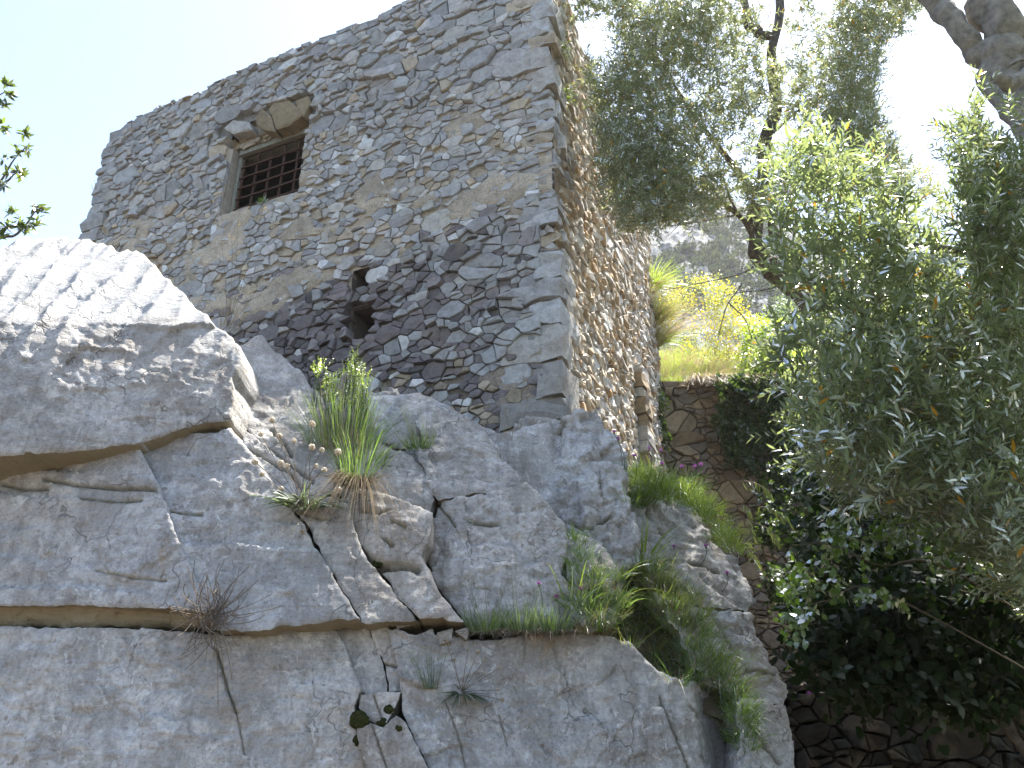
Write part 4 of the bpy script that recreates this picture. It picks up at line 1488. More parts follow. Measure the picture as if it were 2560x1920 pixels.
def limb(parent, name, pts, r0, r1, mat, n=26, sides=9, gn=0.15, seed=0):
    c = spline(pts, n)
    s = np.linspace(0, 1, n)
    r = r0 + (r1 - r0) * s
    c = c + np.stack([vnoise(np.stack([s * 7 + 3 * k, 0 * s + seed, 0 * s], -1), 3) for k in range(3)], -1) * r[:, None] * 0.5
    V, F = tube(c, r * (1 + gn * vnoise(np.stack([s * 11, 0 * s + seed, 0 * s], -1), 5)), sides)
    if r0 > 0.03:
        k = fbm(V * np.array((1, 1, 0.5)), 0.09, 3, 7, 0.5)
        rr_ = np.concatenate([np.repeat(r, sides), r[-1:]])
        cc = np.concatenate([np.repeat(c, sides, 0), c[-1:]])
        f = fbm(V * np.array((1, 1, 0.3)), 0.045, 3, 8, 0.6, True)
        V = V + (V - cc) * (0.28 * k + 0.10 * f)[:, None]
    return mk(name, V, F, mat, parent, smooth=True)


# the slender olive behind, right of the tower
g = np.random.default_rng(101)
def a3(px, py, Y):
    return at_y(px, py, Y)
def ao(px, py, Y):
    return at_y(px, py, Y * 1.25)
root = (7.4, 10.75, 2.3)
olive = empty('olive_tree', root, 'slender leaning olive tree with bent trunk between tower and near foliage', 'tree')
limb(olive, 'trunk', [root, (7.1, 10.75, 4.2), (6.4, 10.75, 5.6), ao(865, 322, 8.6), ao(828, 308, 8.6), ao(800, 290, 8.6), ao(783, 277, 8.6), ao(764, 262, 8.6)], 0.32, 0.17, M_BARK, 40, 12)
limb(olive, 'limb', [ao(770, 268, 8.6), ao(757, 250, 8.6), ao(756, 228, 8.6), ao(759, 200, 8.55), ao(762, 170, 8.5), ao(764, 140, 8.4), ao(774, 108, 8.3), ao(770, 60, 8.2), ao(780, 10, 8.2), ao(775, -60, 8.2)], 0.15, 0.06, M_BARK, 36, 9, 0.2, 1)
limb(olive, 'limb', [ao(795, 288, 8.6), ao(782, 262, 8.7), ao(776, 236, 8.8), ao(768, 205, 8.9), ao(745, 180, 8.9), ao(720, 150, 8.8), ao(690, 110, 8.7), ao(660, 60, 8.6)], 0.10, 0.03, M_BARK, 30, 8, 0.2, 2)
limb(olive, 'limb', [ao(758, 246, 8.6), ao(748, 225, 8.5), ao(735, 212, 8.3), ao(716, 202, 8.2), ao(690, 194, 8.1), ao(655, 186, 8.0), ao(625, 180, 7.9)], 0.055, 0.015, M_BARK, 26, 7, 0.2, 3)
limb(olive, 'limb', [ao(742, 220, 8.5), ao(733, 205, 8.5), ao(727, 190, 8.4), ao(722, 172, 8.3)], 0.03, 0.015, M_BARK, 14, 7, 0.2, 4)
limb(olive, 'broken_limb', [ao(738, -30, 8.0), ao(744, 4, 8.0), ao(750, 20, 8.0), ao(757, 32, 8.0), ao(768, 39, 7.95)], 0.08, 0.09, M_BARK, 18, 8, 0.25, 5)
limb(olive, 'limb', [ao(764, 140, 8.4), ao(800, 110, 8.3), ao(830, 95, 8.2), ao(870, 90, 8.1)], 0.03, 0.01, M_BARK, 16, 7, 0.2, 6)
for i, q in enumerate([[(762, 262), (740, 274), (716, 280), (690, 285), (665, 290)], [(790, 282), (765, 290), (742, 292), (725, 296)], [(742, 284), (728, 304), (722, 322), (718, 340)], [(728, 302), (744, 318), (752, 338)],
                       [(735, 215), (700, 222), (660, 226), (632, 220)], [(715, 200), (690, 215), (668, 236)], [(700, 196), (672, 208), (640, 212), (620, 208)]]):
    limb(olive, 'bare_twig', [ao(x, y, 8.4 - 0.05 * k) for k, (x, y) in enumerate(q)], 0.012, 0.004, M_BARK, 16, 5, 0.1, 10 + i)
CR = [(572, -40), (575, 10), (584, 60), (592, 108), (600, 140), (612, 172), (612, 205), (640, 225), (690, 226), (735, 205), (770, 214), (800, 190), (850, 190), (905, 200), (950, 215), (940, 190), (900, 160), (880, 128), (876, 92), (880, 52), (915, 18), (935, -40)]
foliage('crown', olive, CR, 9000, lambda p, g: g.uniform(8.7, 10.5, len(p)), 0.094, 0.026, 7, 0.32, M_OLIVE, g, up=0.55, cut=-0.45, hs=46, yellow=0.025, seed=4)
foliage('low_spray', olive, [(596, 130), (640, 120), (680, 170), (660, 225), (626, 236), (598, 190)], 420, lambda p, g: g.uniform(8.8, 10.0, len(p)), 0.084, 0.022, 7, 0.30, M_OLIVE, g, up=0.2, cut=-0.2, seed=6, tone=0.38)
foliage('loose_spray', olive, [(850, 40), (880, 70), (905, 60), (880, 110), (850, 100)], 22, lambda p, g: g.uniform(9.6, 10.6, len(p)), 0.075, 0.018, 6, 0.25, M_OLIVE, g, up=0.2, cut=-0.5, seed=7, stem=False)

# the thick old olive whose boughs enter at the upper right
g = np.random.default_rng(202)
root2 = (5.2, 4.4, 0.0)
old = empty('olive_tree', root2, 'thick old olive with forked bough at the top right and large near leaves', 'tree')
limb(old, 'trunk', [root2, (5.1, 4.5, 1.6), (4.8, 4.7, 3.2), a3(1090, 250, 5.2), a3(1045, 150, 5.4), a3(1012, 92, 5.5), a3(1000, 62, 5.5)], 0.30, 0.145, M_BARK2, 110, 30)
limb(old, 'limb', [a3(1006, 76, 5.5), a3(990, 56, 5.5), a3(972, 40, 5.5), a3(950, 18, 5.5), a3(926, -4, 5.5), a3(890, -50, 5.5)], 0.125, 0.085, M_BARK2, 70, 24, 0.2, 2)
limb(old, 'limb', [a3(1004, 74, 5.5), a3(998, 40, 5.45), a3(990, 0, 5.4), a3(985, -60, 5.4)], 0.165, 0.15, M_BARK2, 70, 28, 0.2, 3)
limb(old, 'limb', [a3(1060, 180, 5.2), a3(1000, 300, 4.9), a3(940, 360, 4.7), a3(880, 400, 4.5), a3(830, 415, 4.4)], 0.05, 0.008, M_BARK2, 30, 8, 0.2, 4)
limb(old, 'limb', [a3(1045, 260, 5.1), a3(960, 250, 4.8), a3(890, 240, 4.6), a3(820, 230, 4.5)], 0.035, 0.006, M_BARK2, 24, 7, 0.2, 5)
limb(old, 'limb', [a3(1060, 380, 5.0), a3(990, 440, 4.8), a3(920, 470, 4.7), a3(850, 480, 4.6)], 0.03, 0.006, M_BARK2, 24, 7, 0.2, 6)
limb(old, 'broken_limb', [a3(1040, 62, 5.3), a3(1010, 84, 5.1), a3(995, 76, 5.0)], 0.06, 0.05, M_BARK2, 12, 8, 0.2, 7)
NEAR = [(778, 150), (800, 136), (835, 150), (870, 165), (905, 178), (930, 214), (958, 232), (966, 150), (972, 112), (985, 120), (1002, 190), (1040, 150), (1040, 600), (985, 545), (930, 500), (870, 505), (815, 470), (800, 420), (792, 385), (775, 350), (782, 330), (830, 325), (800, 300), (780, 255), (778, 205)]
foliage('crown', old, NEAR, 2000, lambda p, g: 4.6 + g.uniform(-0.5, 0.6, len(p)) + (p[:, 0] - 900) * 0.0008, 0.10, 0.027, 7, 0.28, M_OLIVE2, g, up=0.75, cut=-0.42, hs=40, yellow=0.014, tone=0.42, seed=12)
foliage('hanging_spray', old, [(955, 110), (985, 90), (1040, 120), (1040, 260), (975, 270), (952, 235)], 320, lambda p, g: g.uniform(4.2, 4.9, len(p)), 0.08, 0.02, 8, 0.26, M_OLIVE2, g, up=0.8, cut=-0.3, yellow=0.01, tone=0.25, seed=14)
foliage('dense_crown', old, [(830, 300), (900, 280), (1040, 240), (1060, 640), (980, 560), (900, 510), (830, 500), (800, 440), (815, 380)], 2000, lambda p, g: g.uniform(5.2, 6.4, len(p)), 0.10, 0.027, 7, 0.28, M_OLIVE2, g, up=0.5, cut=-0.8, yellow=0.014, tone=0.24, seed=16)
# unseen foliage added above and beside the frame to darken the hollow
g = np.random.default_rng(203)
pp = np.stack([g.uniform(2.3, 9.0, 5500), g.uniform(0.0, 8.5, 5500), g.uniform(5.2, 10.4, 5500)], -1)
pr_ = proj(pp)
dq = (pp - CAM) @ np.array((0, cP, sP))
pp = pp[((dq > 0.2) & ((pr_[:, 1] < -25) | (pr_[:, 0] > 1060)) | (dq < -0.4)) & (pp[:, 2] > 5.2 + 0.9 * np.clip(pp[:, 1] - 2, 0, 9)) & ((pp[:, 0] > 4.6) | (pp[:, 1] < 4.0))]
(V, F, T), ax = sprigs(pp, g.normal(0, 0.6, pp.shape) + np.array((0, 0, 0.4)), g.uniform(0.2, 0.4, len(pp)), 7, 0.085, 0.022, g)
mk('unseen_high_crown', V, F, M_OLIVE2, old, TN(T))
pp = np.stack([g.uniform(3.4, 9.5, 9000), g.uniform(0.5, 9.0, 9000), g.uniform(0.2, 7.8, 9000)], -1)  # more leaves outside the view, added to keep sky light off the hollow
pr_ = proj(pp)
pp = pp[(pr_[:, 0] > 1060) & (pp[:, 0] > 2.2 + 0.35 * pp[:, 1])]
(V, F, T), ax = sprigs(pp, g.normal(0, 0.6, pp.shape) + np.array((0, 0, 0.4)), g.uniform(0.2, 0.4, len(pp)), 6, 0.10, 0.032, g)
mk('unseen_side_crown', V, F, M_OLIVE2, old, TN(T))

# shrubs in the shade below: broad glossy sprays over dark fig leaves
g = np.random.default_rng(303)
br = empty('broadleaf_shrub', (5.6, 6.6, 0.0), 'shrub with sunlit glossy round leaves above the dark hollow', 'shrub')
limb(br, 'stem', [(5.6, 6.6, 0.0), (5.2, 6.6, 1.6), a3(960, 575, 6.4), a3(880, 565, 6.2), a3(830, 545, 6.0), a3(792, 545, 5.9)], 0.014, 0.004, M_TWIG, 26, 6)
limb(br, 'stem', [(5.6, 6.6, 0.1), (5.0, 6.5, 1.4), a3(900, 600, 6.2), a3(830, 600, 6.0), a3(795, 615, 5.9), a3(800, 640, 5.8)], 0.010, 0.003, M_TWIG, 26, 6)
BL = [[(795, 560), (830, 530), (870, 508), (920, 515), (975, 540), (985, 560), (940, 556), (890, 556), (850, 566), (810, 576)], [(776, 600), (800, 580), (850, 575), (900, 590), (915, 615), (860, 600), (820, 605), (812, 640), (796, 646), (798, 615)]]
foliage('leaves', br, BL[0], 75, lambda p, g: g.uniform(5.6, 6.3, len(p)), 0.075, 0.05, 4, 0.2, M_BROAD, g, up=0.15, side=(-0.5, -0.3, 0), cut=-0.8, tone=0.5, tsd=0.25, opn=1.1, seed=20)
foliage('leaves', br, BL[1], 42, lambda p, g: g.uniform(5.5, 6.1, len(p)), 0.075, 0.052, 4, 0.18, M_BROAD, g, up=0.1, side=(-0.5, -0.3, 0), cut=-0.8, tone=0.4, tsd=0.25, opn=1.1, seed=21)
fig = empty('fig_tree', (5.0, 8.0, 0.0), 'low fig with big dark leaves filling the shaded hollow', 'tree')
limb(fig, 'trunk', [(5.0, 8.0, 0.0), (4.8, 7.9, 1.2), (4.5, 7.8, 2.2), (4.2, 7.6, 3.0)], 0.10, 0.03, M_BARK, 20, 9)
for i, e in enumerate([(3.0, 7.4, 2.6), (3.6, 7.2, 2.0), (5.3, 7.2, 2.4), (4.6, 7.2, 3.4)]):
    limb(fig, 'limb', [(4.75, 7.9, 1.4), (0.5 * (4.75 + e[0]), 7.7, 0.5 * (1.8 + e[2]) + 0.3), e], 0.035, 0.01, M_BARK, 14, 6, 0.1, i)
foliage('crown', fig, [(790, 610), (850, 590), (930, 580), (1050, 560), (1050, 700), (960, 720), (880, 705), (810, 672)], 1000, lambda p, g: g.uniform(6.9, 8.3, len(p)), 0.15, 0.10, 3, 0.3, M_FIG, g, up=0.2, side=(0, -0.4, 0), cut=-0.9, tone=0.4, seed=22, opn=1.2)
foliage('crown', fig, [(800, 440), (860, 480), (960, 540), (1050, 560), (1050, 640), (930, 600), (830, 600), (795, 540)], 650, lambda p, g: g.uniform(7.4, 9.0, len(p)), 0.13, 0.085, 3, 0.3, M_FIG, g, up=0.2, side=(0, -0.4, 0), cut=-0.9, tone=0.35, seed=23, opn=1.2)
foliage('added_inner_crown', fig, [(835, 400), (900, 380), (1060, 360), (1060, 690), (900, 690), (835, 640), (850, 520)], 900, lambda p, g: g.uniform(9.9, 13.0, len(p)), 0.17, 0.11, 3, 0.4, M_FIG, g, up=0.3, cut=-0.9, tone=0.35, seed=24, opn=1.2)  # mostly hidden leaves, added to stop sun patches on the terrace wall
# bare curling stems right of the broad leaves
for i, q in enumerate([[(1040, 540), (1000, 552), (968, 556), (955, 575), (950, 600)], [(1030, 590), (1000, 600), (975, 598), (962, 585)], [(990, 555), (1000, 580), (1020, 600), (1035, 602)], [(1000, 520), (960, 540), (935, 556)]]):
    o = limb(None, 'bare_shoot', [a3(x, y, 6.2 - 0.06 * k) for k, (x, y) in enumerate(q)], 0.007, 0.003, M_TWIG, 18, 5, 0.05, i)
    o.parent = fig
    o.location = -Vector(fig.location)

# ivy over the retaining wall
g = np.random.default_rng(404)
def ivy(name_label, poly, n, hang, seed, Yf):
    p = sample_poly(poly, n, g, hs=22, cut=-0.35, seed=seed)
    P0 = px3(p, Yf(p))
    c = P0[P0[:, 2].argmax()]
    e = empty('ivy', c, name_label, 'ivy')
    (V, F, T), ax = sprigs(P0, g.normal(0, 0.35, P0.shape) + np.array((0, -0.5, -hang)), g.uniform(0.25, 0.5, n), 5, 0.11, 0.08, g, 0.2, 1.0, 0.4, 0.25)
    mk('leaves', V, F, M_IVY, e, TN(T))
    sv, sf = shoots(*ax, 0.003)
    mk('vines', sv, sf, M_TWIG, e)
    return e
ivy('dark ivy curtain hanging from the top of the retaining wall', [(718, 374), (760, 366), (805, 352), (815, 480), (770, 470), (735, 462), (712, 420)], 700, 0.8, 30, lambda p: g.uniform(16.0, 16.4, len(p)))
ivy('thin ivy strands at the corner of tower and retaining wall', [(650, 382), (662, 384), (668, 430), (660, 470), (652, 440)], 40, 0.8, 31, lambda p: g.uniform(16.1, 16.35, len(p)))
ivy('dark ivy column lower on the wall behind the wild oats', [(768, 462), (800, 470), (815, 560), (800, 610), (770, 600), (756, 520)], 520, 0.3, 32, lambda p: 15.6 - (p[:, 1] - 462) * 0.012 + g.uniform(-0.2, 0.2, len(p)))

# sunlit plants on the upper terrace
g = np.random.default_rng(505)
def tuft_arrays(base, n, h, spread, width, g, droop=0.5, up=1.0, rad=0.05, tone=0.5, seg=5, lean=(0, 0, 0)):
    th = g.uniform(0, 2 * math.pi, n)
    k = np.sqrt(g.random(n))
    B = np.asarray(base) + np.stack([np.cos(th) * rad * k, np.sin(th) * rad * k, 0 * th - 0.02], -1)
    D = unit(np.stack([np.cos(th) * spread * g.uniform(0.2, 1, n), np.sin(th) * spread * g.uniform(0.2, 1, n), np.full(n, up)], -1) + np.array(lean) + g.normal(0, 0.08, (n, 3)))
    L = h * g.uniform(0.45, 1.1, n)
    dr = droop * g.uniform(0.4, 1.4, n)
    S = unit(np.cross(D, unit(g.normal(size=(n, 3)))))
    rows = []
    for i in range(seg + 1):
        s = i / seg
        c = B + D * (L * s)[:, None] + np.array((0, 0, -1.0)) * (dr * L * s * s)[:, None] + np.array(((D[:, 0] * dr * L * 0.5 * s * s), (D[:, 1] * dr * L * 0.5 * s * s), 0 * L)).T
        w = width * (1 - s) ** 0.6 * (1 if i < seg else 0.05)
        rows += [c + S * w * 0.5, c - S * w * 0.5]
    V = np.stack(rows, 1).reshape(-1, 3)
    o = (np.arange(n) * 2 * (seg + 1))[:, None]
    Q = np.concatenate([o + np.array([[2 * i, 2 * i + 1, 2 * i + 3, 2 * i + 2]]) for i in range(seg)])
    T = np.repeat(np.clip(g.normal(tone, 0.2, n), 0, 0.94), 2 * (seg + 1))
    tips = V.reshape(n, -1, 3)[:, -1]
    return V, [Q], T, tips


def tuft(name, label, cat, base, parts, group=None):
    """parts: (part name, material, kwargs of tuft_arrays)"""
    e = empty(name, base, label, cat, group)
    tips = []
    for pn, mat, kw in parts:
        V, F, T, tp = tuft_arrays(base, g=g, **kw)
        mk(pn, V, F, mat, e, TN(T))
        tips.append(tp)
    return e, tips


YT = RW_Y + 0.45
gt = lambda px, py: a3(px, py, YT)
def terr(px, Y):
    """a point of the upper terrace straight behind image column px"""
    d = ray(np.float64(px), np.float64(365))
    x = d[0] / d[1] * Y
    return np.array((x, Y, float(ground_z(x, Y))))
tuft('grass_tuft', 'long pale grass tuft spilling from the far end of the tower wall', 'grass', a3(652, 322, 16.7) , [
    ('blades', M_BROOM, dict(n=420, h=1.2, spread=1.0, width=0.010, droop=0.35, rad=0.2, tone=0.7, lean=(0.5, -0.2, 0.1))), ('dry_blades', M_DRY, dict(n=220, h=1.2, spread=1.0, width=0.009, droop=0.6, rad=0.2, tone=0.6, lean=(0.5, -0.3, 0)))])
tuft('grass_tuft', 'bright grass tuft glowing half way up the far tower corner', 'grass', a3(650, 288, 16.7), [
    ('blades', M_SUNNY, dict(n=380, h=0.95, spread=1.1, width=0.010, droop=0.4, rad=0.25, tone=0.7, lean=(0.4, 0, 0.1))), ('dry_blades', M_DRY, dict(n=120, h=0.8, spread=0.8, width=0.01, droop=0.7, rad=0.15, tone=0.5, lean=(0.4, 0, -0.6)))])
tuft('grass_tuft', 'arching straw coloured grass clump above the wall end', 'grass', a3(655, 345, 16.75), [
    ('blades', M_DRY, dict(n=240, h=2.0, spread=0.7, width=0.009, droop=0.4, rad=0.15, tone=0.6, lean=(0.8, -0.1, 0.35))), ('green_blades', M_SUNNY, dict(n=200, h=1.3, spread=0.8, width=0.011, droop=0.55, rad=0.1, tone=0.6, lean=(0.7, 0, 0)))])
bro = empty('broom_shrub', terr(705, 18.6), 'sunlit broom bush with yellow flowers beyond the grassy wall top', 'shrub')
p = sample_poly([(664, 300), (690, 284), (715, 282), (738, 298), (756, 330), (760, 356), (720, 366), (690, 360), (668, 340)], 760, g, hs=18, cut=-0.3, seed=41)
P0 = px3(p, g.uniform(17.8, 19.4, len(p)))
(V, F, T), ax = sprigs(P0, g.normal(0, 0.5, P0.shape) + np.array((0, 0, 0.9)), g.uniform(0.25, 0.5, len(p)), 6, 0.09, 0.018, g, 0.1, 0.6, 0.5)
mk('foliage', V, F, M_BROOM, bro, TN(T))
fp = P0[g.random(len(P0)) < 0.6]
fp = np.repeat(fp, 4, 0) + g.normal(0, 0.09, (len(fp) * 4, 3)) + np.array((0, 0, 0.25))
V, F, T = leaves(fp, unit(g.normal(size=fp.shape)), unit(g.normal(size=fp.shape)), np.full(len(fp), 0.06), np.full(len(fp), 0.05), g.uniform(0.3, 0.7, len(fp)))
mk('blossom', V, F, M_YELLOW, bro, TN(T))
limb(bro, 'stem', [terr(705, 18.6), terr(705, 18.6) + np.array((0.1, 0, 0.3))], 0.02, 0.01, M_TWIG, 8, 6)
yl = empty('shrub', terr(775, 17.4), 'bright yellow green bush at the right end of the wall top', 'shrub')
foliage('foliage', yl, [(738, 350), (748, 325), (768, 316), (782, 326), (800, 345), (806, 372), (770, 376), (740, 372)], 330, lambda p, g: g.uniform(16.7, 17.8, len(p)), 0.13, 0.06, 4, 0.32, M_SUNNY, g, up=0.5, cut=-0.5, hs=18, tone=0.55, seed=42)
limb(yl, 'stem', [terr(775, 17.4), terr(775, 17.4) + np.array((0.05, 0, 0.8))], 0.04, 0.015, M_TWIG, 8, 6)
gr = empty('green_bush', terr(800, 24.0), 'pale feathery bush on the slope behind the bent olive trunk', 'shrub')
foliage('foliage', gr, [(770, 316), (782, 300), (800, 292), (820, 300), (845, 320), (850, 345), (800, 345)], 420, lambda p, g: g.uniform(23, 25, len(p)), 0.14, 0.05, 5, 0.45, M_GREY, g, up=0.5, cut=-0.5, hs=16, tone=0.7, seed=43)
limb(gr, 'stem', [terr(800, 24.0), terr(800, 24.0) + np.array((0.05, 0, 1.2))], 0.07, 0.02, M_TWIG, 8, 6)
# grass fringe along the terrace edge (nobody could count it)
fr = []
for i in range(420):
    px = g.uniform(648, 805)
    Y = g.uniform(16.55, 21.5)
    b = terr(px, Y)
    b[2] = max(b[2], TOP_Z - 0.05)
    fr.append(tuft_arrays(b, 34, g.uniform(0.25, 0.5) + 0.05 * (Y - 16.55), 0.7, 0.011, g, 0.5, 1.0, 0.16, 0.55, 4))
off, Vs, Qs, Ts = 0, [], [], []
V, F = join([(a[0], a[1]) for a in fr])
kind(mk('grass', V, F, M_SUNNY, None, TN(np.concatenate([a[2] for a in fr]))), 'stuff', 'sunlit grass growing along the top of the retaining wall')
fr = []
for i in range(60):
    px = g.uniform(690, 790)
    b = terr(px, g.uniform(16.5, 16.7)); b[2] = TOP_Z - 0.02
    fr.append(tuft_arrays(b, 40, 0.5, 0.6, 0.010, g, 1.1, 0.5, 0.12, 0.45, 5, (0, -0.8, 0)))
V, F = join([(a[0], a[1]) for a in fr])
kind(mk('dry_grass', V, F, M_DRY, None, TN(np.concatenate([a[2] for a in fr]))), 'stuff', 'dry grass roots hanging over the edge of the retaining wall')

fr = []
for i in range(170):
    Y = g.uniform(16.8, 21.5)
    b = terr(g.uniform(650, 790), Y); b[2] = max(b[2], TOP_Z - 0.05)
    fr.append(tuft_arrays(b, 26, g.uniform(0.4, 1.3), 0.9, 0.008, g, 0.4, 1.0, 0.16, 0.6, 5, (0.15, 0, 0)))
V, F = join([(a[0], a[1]) for a in fr])
kind(mk('tall_grass', V, F, M_DRY, None, TN(np.concatenate([a[2] for a in fr]))), 'stuff', 'tall bleached grass standing on the sunny terrace above the wall')
# scrub on the mountain
g = np.random.default_rng(606)
m = 1100
az = g.uniform(9, 27, m); r_ = g.uniform(85, 225, m)
bx, by = r_ * np.sin(np.radians(az)), r_ * np.cos(np.radians(az))
keep = vnoise(np.stack([bx / 14, by / 14, 0 * bx], -1), 3) > -0.1
bx, by, r_, az = bx[keep], by[keep], r_[keep], az[keep]
tree_ = BVHTree.FromPolygons(MV.tolist(), MQ.tolist())
bz = np.array([(tree_.ray_cast(Vector((x, y, 400)), Vector((0, 0, -1)))[0] or Vector((0, 0, 0))).z for x, y in zip(bx, by)])
n_l = 70
cc = np.repeat(np.stack([bx, by, bz], -1), n_l, 0)
sz = np.repeat(g.uniform(0.8, 2.2, len(bx)), n_l)[:, None]
dv = unit(g.normal(size=cc.shape)) * np.array((1.3, 1.3, 0.75)) * g.uniform(0.6, 1.0, (len(cc), 1)) * sz
V, F, T = leaves(cc + dv, unit(g.normal(size=cc.shape)), unit(dv + 0.4 * g.normal(size=cc.shape)), 0.55 * sz[:, 0], 0.4 * sz[:, 0], np.clip(g.normal(0.5, 0.2, len(cc)), 0, 0.94))
kind(mk('scrub', V, F, M_SCRUB, None, TN(T)), 'stuff', 'scattered grey green scrub on the far mountain slope')

# ------------------------------------------------------------------ tree tips at the left edge
g = np.random.default_rng(707)
lb = (-7.2, 6.8, 3.0)
lau = empty('evergreen_tree', lb, 'leathery leaved evergreen whose twig tips enter at the left edge against the sky', 'tree')
limb(lau, 'trunk', [lb, (-7.0, 6.7, 5.0), a3(-70, 250, 6.2), a3(-60, 120, 6.2), a3(-70, 40, 6.2)], 0.12, 0.04, M_BARK, 24, 9)
for i, q in enumerate([[(-60, 250), (-20, 215), (0, 182), (14, 160), (25, 148)], [(-60, 255), (-10, 196), (8, 180), (17, 172)], [(-60, 262), (0, 238), (14, 236), (24, 228), (33, 214), (42, 207)], [(-64, 150), (-20, 110), (4, 92)], [(-64, 160), (-20, 140), (2, 128)], [(-60, 245), (-20, 232), (6, 228), (22, 226), (34, 222)]]):
    limb(lau, 'branch', [a3(x, y, 6.2 - 0.03 * k) for k, (x, y) in enumerate(q)], 0.018, 0.005, M_TWIG, 18, 6, 0.1, i)
ros = [(6, 84, 12), (9, 94, 12), (2, 104, 10), (1, 126, 8), (4, 132, 6), (24, 133, 10), (27, 149, 10), (17, 150, 6), (18, 172, 12), (22, 176, 8), (5, 158, 8), (3, 186, 9), (8, 172, 4), (37, 208, 9), (42, 213, 5), (31, 226, 10), (24, 230, 7), (12, 214, 10), (18, 226, 10), (6, 228, 10), (36, 220, 4), (0, 236, 8)]
Bs, Ds, Ns, Ls = [], [], [], []
for x, y, n in [(a, b, int(c * 1.7)) for a, b, c in ros]:
    c = a3(x, y, 6.1 + g.uniform(-0.1, 0.1))
    d = unit(g.normal(size=(n, 3)) + np.array((0.5, -0.2, 0.35)))
    Bs.append(np.tile(c, (n, 1)) + g.normal(0, 0.012, (n, 3))); Ds.append(d)
    Ns.append(unit(np.array((0, 0, 1.0)) + 0.4 * g.normal(size=(n, 3)))); Ls.append(g.uniform(0.07, 0.105, n))
Bs, Ds, Ns, Ls = map(np.concatenate, (Bs, Ds, Ns, Ls))
V, F, T = leaves(Bs, Ds, Ns, Ls, Ls * 0.38, np.clip(g.normal(0.5, 0.25, len(Bs)), 0, 0.94), 0.2)
mk('leaves', V, F, M_LAUREL, lau, TN(T))
pp = np.stack([g.uniform(-9, -6.2, 400), g.uniform(5.6, 7.6, 400), g.uniform(4.6, 8.6, 400)], -1)
pp = pp[proj(pp)[:, 0] < -30]
(V, F, T), ax = sprigs(pp, g.normal(0, 0.6, pp.shape) + np.array((0, 0, 0.5)), g.uniform(0.2, 0.4, len(pp)), 6, 0.08, 0.03, g)
mk('crown', V, F, M_LAUREL, lau, TN(T))

# ------------------------------------------------------------------ plants on the rock
g = np.random.default_rng(808)


def hitn(px, py, r=9, Y=6.0):
    # the foremost rock surface near this spot: a lip that can carry a plant
    c = [hit(px + dx, py + dy, Y) for dx in (-r, 0, r) for dy in (-r, 0, r)]
    q = min(c, key=lambda v: v[1])
    return at_y(px, py, q[1] - 0.02)


def fluff_head(c, r, g):
    n = 90
    d = unit(g.normal(size=(n, 3)))
    V, F, T = leaves(np.tile(c, (n, 1)) + d * r * 0.15, d, unit(g.normal(size=(n, 3))), np.full(n, r * 0.95), np.full(n, r * 0.16), np.clip(g.normal(0.5, 0.2, n), 0, 0.94), 0.0, 0.8)
    # parachutes at the ends
    n2 = 110
    d2 = unit(g.normal(size=(n2, 3)))
    a = unit(np.cross(d2, unit(g.normal(size=(n2, 3)))))
    V2, F2, T2 = leaves(np.tile(c, (n2, 1)) + d2 * r * 0.9 - a * r * 0.2, a, d2, np.full(n2, r * 0.4), np.full(n2, r * 0.3), np.clip(g.normal(0.6, 0.2, n2), 0, 0.94), 0.0)
    Va, Fa = join([(V, F), (V2, F2)])
    return Va, Fa, np.concatenate([T, T2])


def wire(a, b, sag, r=0.0022, n=8, g=None):
    a, b = np.asarray(a), np.asarray(b)
    s = np.linspace(0, 1, n)[:, None]
    c = a + (b - a) * s + np.asarray(sag) * (4 * s * (1 - s))
    return tube(c, np.linspace(r * 1.3, r, n), 4, False)


def near(c, px, py, dy=-0.08):
    """point seen at (px,py) at about the distance of c, a little in front"""
    return at_y(px, py, c[1] + dy)


# tall yellow-green herb in the cleft
b = hitn(342, 446, 12)
e, _ = tuft('tall_herb', 'tall feathery yellow green herb growing in the cleft below the tower', 'plant', b, [
    ('blades', M_GRASS, dict(n=460, h=0.58, spread=0.65, width=0.0038, droop=0.32, rad=0.30, tone=0.42)),
    ('stalks', M_DRY, dict(n=150, h=0.6, spread=0.35, width=0.0045, droop=0.08, rad=0.2, tone=0.5))])
poly = [(314, 372), (326, 368), (338, 382), (350, 364), (356, 350), (362, 366), (372, 384), (368, 410), (340, 415), (326, 400)]
p = sample_poly(poly, 230, g, hs=12, cut=-0.2, seed=50)
P0 = px3(p, b[1] + g.uniform(-0.15, 0.25, len(p)))
(V, F, T), ax = sprigs(P0, g.normal(0, 0.25, P0.shape) + np.array((0, 0, 1.0)), g.uniform(0.08, 0.16, len(p)), 6, 0.024, 0.010, g, 0.0, 0.7, 0.7, 0.2)
mk('flowering_tops', V, F, M_SUNNY, e, TN(T))
sv, sf = shoots(P0 - np.array((0, 0, 0.25)), unit(np.tile((0.02, 0, 1.0), (len(P0), 1)) + g.normal(0, 0.08, P0.shape)), np.full(len(P0), 0.3), 0.0, 0.0018)
mk('stems', sv, sf, M_GRASS, e)

b = hitn(362, 462, 12)
tuft('tall_herb', 'soft green herb below and right of the tall yellow green one', 'plant', b, [
    ('blades', M_GRASS, dict(n=130, h=0.36, spread=0.7, width=0.005, droop=0.4, rad=0.20, tone=0.2)),
    ('stalks', M_DRY, dict(n=50, h=0.42, spread=0.6, width=0.004, droop=0.2, rad=0.22, tone=0.45))])
